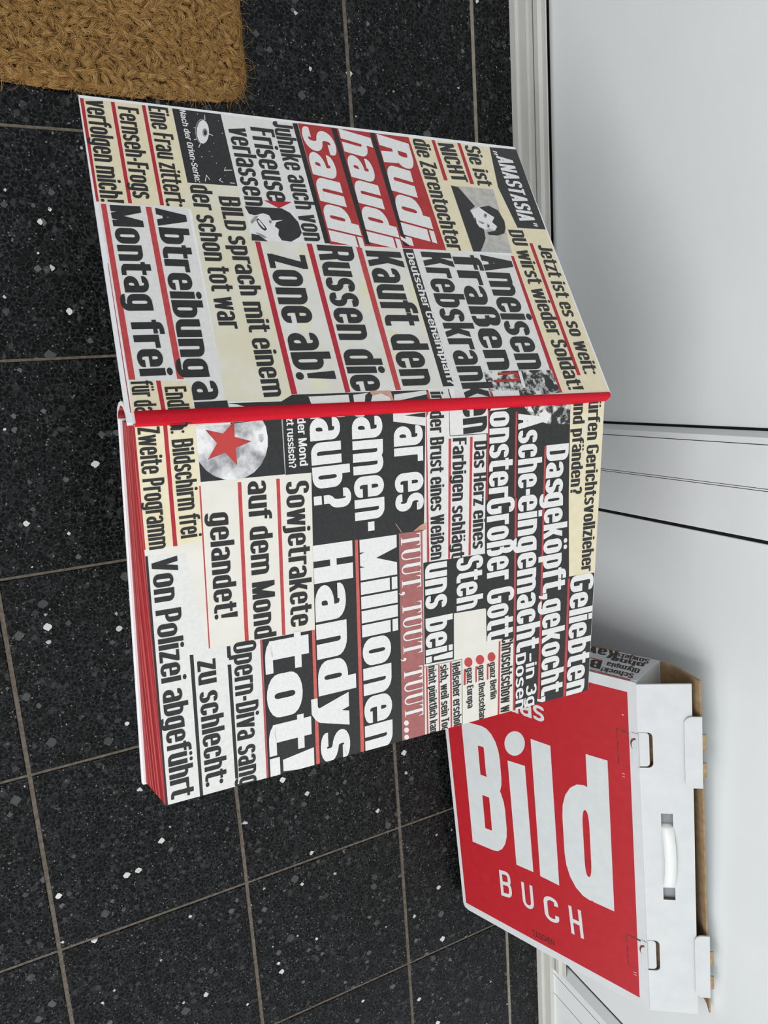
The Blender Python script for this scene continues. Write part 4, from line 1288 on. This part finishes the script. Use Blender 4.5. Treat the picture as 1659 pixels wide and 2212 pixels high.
PITCH, STEP = .0078, .0096
for r_ in range(int((MX1 - MX0) / PITCH) + 1):
    for c_ in range(int((MY1 - MY0) / STEP) + 2):
        x = MX0 + (r_ + .5) * PITCH + random.gauss(0, .0012)
        y = MY0 + (c_ + .5 * (r_ % 2)) * STEP + random.gauss(0, .0022)
        if mat_edge(x, y) < -.002:
            continue
        lean = (.55 if r_ % 2 else -.55) + random.gauss(0, .44)
        bundle(x, y, math.pi / 2 + lean, random.uniform(.013, .022), random.uniform(.0026, .0042), random.uniform(.0022, .0066), *((34, 1) if x > vis_x0 and y > vis_y0 else (11, 2.2)))
for k in range(5000):
    x = random.uniform(vis_x0, MX1 - .003)
    y = random.uniform(vis_y0, MY1 - .003)
    if mat_edge(x, y) < .004:
        continue
    fibre((x, y), random.uniform(0, 6.28), random.uniform(.010, .028), random.uniform(.002, .0065), random.gauss(0, 2.0), random.uniform(.00012, .00022), random.choice(('coir', 'coir', 'coir_light')))
# short fibres matted down the sides
for k in range(9000):
    if random.random() < .62:
        x, y, a0 = MX1 - random.uniform(-.006, .010), random.uniform(MY0, MY1), math.pi / 2
    else:
        x, y, a0 = random.uniform(MX0, MX1), MY1 - random.uniform(-.001, .010), 0
    if not (.0012 < mat_edge(x, y) < .0095):
        continue
    fibre((x, y), random.gauss(a0, .30) + random.choice((0, math.pi)), random.uniform(.004, .010), random.uniform(0, .0012), random.gauss(0, .8), random.uniform(.00014, .00028), random.choice(('coir', 'coir', 'coir_light')))
# loose ends along the edges
for k in range(40):
    if random.random() < .6:
        y = random.uniform(vis_y0, MY1 - .03)
        x = MX1 - .004
        a = random.gauss(0, .9)
    else:
        x = random.uniform(vis_x0, MX1 - .03)
        y = MY1 - .003
        a = random.gauss(math.pi / 2, .9)
    fibre((x, y), a, random.uniform(.003, .009), random.uniform(0, .002), random.gauss(0, 3), random.uniform(.0001, .00018), 'coir_light')
fo = fib.build('coir_fibres', mat_root)
fo['kind'] = 'stuff'

# ------------------------------------------------------------------ open book
PO = Vector((0.56555, 0.12747, 0.41089))
PX = Vector((0.997994, -0.036834, -0.051484))
PY = Vector((0.036360, 0.999288, -0.010113))
PN = Vector((0.051819, 0.008221, 0.998623))
PW, PH = 295.33, 425.00
book = empty('open_book', (.73, .35, .32), 'huge open book with red page edges and newspaper headline endpapers, white covers', 'book')


def on_page(u, v, h):
    return PO + PX * (u * .001) + PY * (v * .001) + PN * (h * .001)


def block(u, v, h):
    v += h / 38.5 * (3 + 6 * u / PW)     # the pages are pushed a little towards the front at the back
    return PO + PX * (u * .001) + PY * (v * .001) + PN * (h * .001)


CBR, CBL, CTL, CTR = Vector((0.56352, 0.12134, 0.41032)), Vector((0.30289, 0.13368, 0.25708)), Vector((0.31522, 0.56592, 0.26031)), Vector((0.57573, 0.55590, 0.41262))
CW, CH = 302.26, 433.59
CN = ((CBR - CBL).cross(CTL - CBL)).normalized()


def on_cover(u, v, h):
    s_, t_ = u / CW, v / CH
    return (CBL * (1 - s_) * (1 - t_) + CBR * s_ * (1 - t_) + CTL * (1 - s_) * t_ + CTR * s_ * t_) + CN * (h * .001)


THICK = 38.5
pb = MB()
# text block, a touch wider towards the back at the fore edge
top = [(0, 0), (PW, 0), (PW, PH), (0, PH)]
for (u0, v0), (u1, v1) in zip(top, top[1:] + top[:1]):
    pb.face([block(u0, v0, 0), block(u1, v1, 0), block(u1, v1, -THICK), block(u0, v0, -THICK)], 'page_edge')
pb.face([block(u, v, -.05) for u, v in top], 'white')
pb.face([block(u, v, -THICK) for u, v in reversed(top)], 'white')
page_block = pb.build('page_block', book)
page_block['label'] = 'stack of pages with red sprayed edges'

fl = MB()
fl.face([on_page(u, v, .015) for u, v in top], 'paper')
print_on(fl, PAGE_AREAS, PAGE_WORDS, on_page, lim=(PW, PH))
flyleaf = fl.build('flyleaf', page_block)
flyleaf['label'] = 'right-hand endpaper printed with newspaper headlines and a moon with a red star'

cv = MB()
NB = 10
ring = [(CW * i / NB, 2.0) for i in range(NB)] + [(CW, 2.0 + (CH - 2.5) * i / NB) for i in range(NB)]
ring += [(CW * (NB - i) / NB, CH - .5) for i in range(NB)] + [(0, 2.0 + (CH - 2.5) * (NB - i) / NB) for i in range(NB)]
for h in (-.0, -4.0):
    cv.strip([[on_cover(CW * i / NB, 2.0 + (CH - 2.5) * j / NB, h) for i in range(NB + 1)] for j in range(NB + 1)], 'board_white')
for p, q in zip(ring, ring[1:] + ring[:1]):
    cv.face([on_cover(*p, -.0), on_cover(*q, -.0), on_cover(*q, -4.0), on_cover(*p, -4.0)], 'board_white')
front_cover = cv.build('front_cover', book)
front_cover['label'] = 'white front board folded open to the left'
pd = MB()
print_on(pd, COVER_AREAS, COVER_WORDS, on_cover, cell=14.0)
pastedown = pd.build('pastedown', front_cover)
pastedown['label'] = 'left-hand endpaper collage of newspaper headlines'

bk = MB()
bk.box(-2, PW + 1.5, -2.5, PH + 2.5, -THICK - 4.0, -THICK - .1, 'board_white', block)
bk.build('back_cover', book, bevel=.0008)

sp_ = MB()
prof = [(2, -42.4), (-4, -42.8), (-10, -40), (-14, -33), (-15.5, -25), (-14.5, -18), (-11.5, -13.2), (-7, -10.6), (-3, -9.5)]
inner = [(p[0] + 3.2 * (1 if p[0] < -8 else .4), p[1] + (2.4 if p[1] < -30 else -2.2)) for p in prof]
for pr_, mt in ((prof, 'board_white'), (inner, 'page_edge')):
    sp_.strip([[block(u, v, h) for v in (-2.5, PH + 2.5)] for u, h in pr_], mt)
for v in (-2.5, PH + 2.5):
    sp_.strip([[block(*prof[k][:1], v, prof[k][1]), block(inner[k][0], v, inner[k][1])] for k in range(len(prof))], 'board_white')
sp_.build('spine', book, smooth=True)

st_ = MB()
rows = []
for k in range(13):
    t = k / 12
    wl = 8.6 * (1 - t) + 3.4 * t
    wr = 1.2 if t < .95 else -.4
    vc = 7.5 + (CH - 9.5) * t
    a = on_cover(CW - wl, vc, .75)
    q1 = on_cover(CW - .4 * wl, vc, 1.0)
    mid = on_cover(CW + .6, vc, 1.0)
    d = on_page(wr, PH * t + (1.5 if t > .95 else 0), .75)
    q2 = mid.lerp(d, .5) + Vector((0, 0, .0006))
    rows.append([on_cover(CW - wl, vc, .1), a, q1, mid, q2, d, on_page(wr, PH * t, .1)])
st_.strip(rows, 'cloth_red')
st_.build('hinge_cloth', book, smooth=True)['label'] = 'bright red cloth strip along the gutter'

# ------------------------------------------------------------------ low stool carrying the book, hidden beneath it
stool = empty('low_stool', (.76, .33, 0), 'low dark stool hidden under the open book', 'stool')
SX0, SX1, SY0, SY1 = .66, .86, .22, .46
zt = min(((PO + PN * (-(THICK + 4.1) * .001)).z * PN.z - ((x - (PO + PN * (-(THICK + 4.1) * .001)).x) * PN.x + (y - (PO + PN * (-(THICK + 4.1) * .001)).y) * PN.y)) / PN.z for x in (SX0, SX1) for y in (SY0, SY1))
sm = MB()
sm.box(SX0, SX1, SY0, SY1, zt - .022, zt - .0002, 'stool_wood')
sm.build('seat', stool, bevel=.002)
for x in (SX0 + .02, SX1 - .02):
    for y in (SY0 + .02, SY1 - .02):
        lg = MB()
        lg.box(x - .013, x + .013, y - .013, y + .013, 0, zt - .022, 'stool_wood')
        lg.build('leg', stool, bevel=.002)

# ------------------------------------------------------------------ carrying box
BO = Vector((0.93315446, 0.56804288, 0.02240232))
BE = Vector((0.99861279, 0.0526544, 0.0))
BU = Vector((-0.01800887, 0.34154569, 0.93969262))
BN = Vector((-0.04947895, 0.93838907, -0.34202014))
BOXL, BOXH, BOXD = 485.3, 317.5, 66.5
carton = empty('carrying_box', (1.17, .68, 0), 'red and white cardboard carrying box leaning on the white door', 'box')


def on_box(a, b_, c):
    return BO + BE * (a * .001) + BU * (b_ * .001) + BN * (c * .001)


fp = MB()
outline = [(0, 0), (BOXL - 9, 0), (BOXL - 2.5, 3), (BOXL, 10), (BOXL - 2, BOXH - 2), (BOXL - 4, BOXH), (2.5, BOXH), (1.5, BOXH - 2)]
fp.prism(outline, 0, 2.6, 'carton_white', on_box)
print_on(fp, FRONT_AREAS, FRONT_WORDS, lambda x, y, h: on_box(x, y, -h))
front_panel = fp.build('front_panel', carton)
front_panel['label'] = 'front panel with white title lettering on red'

ep = MB()
ep.box(.2, 2.8, 0, BOXH - 1, 2.7, BOXD, 'carton_white', on_box)
print_on(ep, ENDP_AREAS, ENDP_WORDS, lambda x, y, h: on_box(.2 - h, y, x))
end_panel = ep.build('end_panel', carton)
end_panel['label'] = 'end panel printed with small headlines'
e2 = MB()
e2.box(BOXL - 4.8, BOXL - 2.2, 2, BOXH - 2, 2.7, BOXD, 'carton_white', on_box)
e2.build('end_panel', carton)
bt = MB()
bt.box(.2, BOXL - 2.2, 0.1, 2.6, 2.7, BOXD, 'carton_white', on_box)
bt.build('bottom_panel', carton)
df = MB()
df.box(.4, 70, BOXH - 4, BOXH - 1.8, 3, BOXD - .4, 'carton_white', on_box)
df.build('dust_flap', carton)

bp_ = MB()
bp_.box(.2, BOXL - 2.2, 0.1, BOXH + .4, BOXD + .1, BOXD + 2.6, 'carton_white', on_box)
back_panel = bp_.build('back_panel', carton)
rf = MB()
FLAP = [(0, ((317.5, 67), (333, 64.5), (345, 60), (356, 53.2), (368, 46), (377.5, 40))),
        (150, ((317.5, 67), (333, 66), (346, 62.5), (358, 56), (369, 48), (378, 42))),
        (330, ((317.5, 67), (334, 67.5), (347, 65), (360, 59), (370, 50), (378, 43))),
        (483, ((317.5, 67), (334, 69), (348, 70.5), (360, 68), (371, 57), (379, 45)))]
rin = [[on_box(a + (0 if a else 1), b_, c) for b_, c in pr_] for a, pr_ in FLAP]
rout = [[on_box(a + (0 if a else 1), b_ + 1.3, c + 2.3) for b_, c in pr_] for a, pr_ in FLAP]
rf.strip(rin, 'carton_brown')
rf.strip(rout, 'carton_white')
for k in range(len(FLAP) - 1):
    rf.face([rin[k][-1], rin[k + 1][-1], rout[k + 1][-1], rout[k][-1]], 'carton_brown')
for e_ in (0, -1):
    for k in range(5):
        rf.face([rin[e_][k], rin[e_][k + 1], rout[e_][k + 1], rout[e_][k]], 'carton_brown')
rear_flap = rf.build('rear_flap', carton)
rear_flap['label'] = 'curled rear flap showing its brown inside'

# lid: hinged on the front edge and standing half open
LO = on_box(3.9, 317.6, 0)
LXv = (BE * .99998 - BU * .0053).normalized()
LYv = (BE * .00445 + BU * .84321 + BN * .53757)
LYv = (LYv - LXv * LYv.dot(LXv)).normalized()
LZv = LXv.cross(LYv)
if LZv.dot(Vector((0, -.5, 1))) < 0:
    LZv = -LZv
LWd, LDp = 478.4, 63.4


def on_lid(x, y, h):
    return LO + LXv * (x * .001) + LYv * (y * .001) + LZv * (h * .001)


holes = [(176.3, 195.6, 24.3, 38.4), (284.4, 302.6, 24.4, 38.9), (64, 112.4, -1, 17.2), (366.5, 413.6, -1, 17.6)]
xb = sorted({0, LWd} | {v for hh in holes for v in hh[:2]})
yb = [0, 17.2, 17.6, 24.3, 24.4, 38.4, 38.9, LDp]
ld = MB()
for i in range(len(xb) - 1):
    for j in range(len(yb) - 1):
        x0, x1, y0, y1 = xb[i], xb[i + 1], yb[j], yb[j + 1]
        if any(hh[0] <= (x0 + x1) / 2 <= hh[1] and hh[2] <= (y0 + y1) / 2 <= hh[3] for hh in holes):
            continue
        ld.face([on_lid(x0, y0, 0), on_lid(x1, y0, 0), on_lid(x1, y1, 0), on_lid(x0, y1, 0)], 'carton_white')
        ld.face([on_lid(x0, y1, -2.4), on_lid(x1, y1, -2.4), on_lid(x1, y0, -2.4), on_lid(x0, y0, -2.4)], 'carton_brown')
for hx0, hx1, hy0, hy1 in holes:
    ring = [(hx0, hy0), (hx1, hy0), (hx1, hy1), (hx0, hy1)]
    for p, q in zip(ring, ring[1:] + ring[:1]):
        ld.face([on_lid(*p, 0), on_lid(*q, 0), on_lid(*q, -2.4), on_lid(*p, -2.4)], 'carton_brown')
for p, q in (((0, 0), (0, LDp)), ((LWd, 0), (LWd, LDp)), ((0, LDp), (LWd, LDp))):
    ld.face([on_lid(*p, 0), on_lid(*q, 0), on_lid(*q, -2.4), on_lid(*p, -2.4)], 'carton_white')
for hx0, hx1, hy1 in ((64, 112.4, 17.2), (366.5, 413.6, 17.6)):
    for xc, sg in ((hx0, 1), (hx1, -1)):
        arc = [(xc + sg * 6 * (1 - math.cos(q)), hy1 - 6 * (1 - math.sin(q))) for q in [math.pi / 2 * k / 5 for k in range(6)]]
        ld.face([on_lid(xc, hy1, 0)] + [on_lid(*p, 0) for p in arc], 'carton_white')
        for p, q in zip(arc, arc[1:]):
            ld.face([on_lid(*p, 0), on_lid(*q, 0), on_lid(*q, -2.4), on_lid(*p, -2.4)], 'carton_brown')
lid = ld.build('lid', carton)
lid['label'] = 'plain white top lid'

# strap handle threaded through the two slots
sh_ = MB()
rows = []
pr_ = [(193.5, -5), (195.2, -1.8), (198, .3), (206, 1.9), (220, 3.4), (240, 4.2), (260, 3.4), (274, 1.9), (282, .3), (284.8, -1.8), (286.5, -5)]
for x, h in pr_:
    bow = 2.4 * math.sin(math.pi * (x - 193.5) / 93)
    rows.append([on_lid(x, 24.2 + bow, h), on_lid(x, 24.4 + bow, h + 1.3), on_lid(x, 38.4 + bow, h + 1.3), on_lid(x, 38.6 + bow, h), on_lid(x, 38.4 + bow, h - .6), on_lid(x, 24.4 + bow, h - .6), on_lid(x, 24.2 + bow, h)])
sh_.strip(rows, 'strap_plastic')
handle = sh_.build('handle', carton, smooth=True)
handle['label'] = 'milky white plastic strap handle'
for x0, x1 in ((173, 199), (281, 306)):
    ap = MB()
    ap.box(x0, x1, 22, 41, -7, -5.6, 'dark_plastic', on_lid)
    ap.build('handle_anchor', handle)


def round_tab(x0, x1, y0, y1, r_, front=False):
    """rounded on the y0 side if front else on the y1 side"""
    pts = []
    if front:
        pts = [(x1, y1), (x0, y1)]
        pts += [(x0 + r_ - r_ * math.cos(a), y0 + r_ - r_ * math.sin(a)) for a in [math.pi / 2 * k / 5 for k in range(6)]]
        pts += [(x1 - r_ + r_ * math.sin(a), y0 + r_ - r_ * math.cos(a)) for a in [math.pi / 2 * k / 5 for k in range(6)]]
    else:
        pts = [(x0, y0), (x1, y0)]
        pts += [(x1 - r_ + r_ * math.cos(a), y1 - r_ + r_ * math.sin(a)) for a in [math.pi / 2 * k / 5 for k in range(6)]]
        pts += [(x0 + r_ - r_ * math.sin(a), y1 - r_ + r_ * math.cos(a)) for a in [math.pi / 2 * k / 5 for k in range(6)]]
    return pts


for x0, x1 in ((65, 111), (368, 412)):
    tb = MB()
    tb.prism(round_tab(x0, x1, -.6, 13.2, 4.5), -3.0, -.8, 'carton_white', on_lid)
    # the tab runs down into the cut in the front panel
    tb.box(x0 + 1, x1 - 1, BOXH - 8, BOXH + .6, -1.0, -.2, 'carton_white', lambda a, b_, c: on_box(a + 3.9, b_, c))
    tb.prism([(x0 + 16 + 9 * math.cos(a) + 3.9, BOXH - 3 + 7 * math.sin(a)) for a in [math.pi * (1 + k / 8) for k in range(9)]], -1.15, -1.05, 'slit', on_box)
    tb.prism([(x0 + 17.5 + 8.2 * math.cos(a) + 3.9, BOXH - 2.2 + 6 * math.sin(a)) for a in [math.pi * (1 + k / 8) for k in range(9)]], -1.5, -1.2, 'carton_white', on_box)
    tb.build('lock_tab', carton)
    wl = MB()
    wl.box(x0 - 3, x1 + 3, 2, 22, -16, -14, 'carton_brown', on_lid)
    wl.build('inner_wall', lid)
for x0, x1, y0, y1 in ((41.5, 138, 53.6, 74), (352.5, 448, 60.5, 79)):
    tb = MB()
    tb.prism(round_tab(x0, x1, y0, y1, 9, True), 1.0, 3.2, 'carton_white', on_lid)
    for xa, xb_ in ((x0 + 24, x0 + 44), (x0 + 62, x0 + 82)):
        tb.box(xa, xb_, y1 - .5, y1 + 4.5, .2, 2.4, 'carton_brown', on_lid)
    tb.build('rear_tab', carton, bevel=.0004)
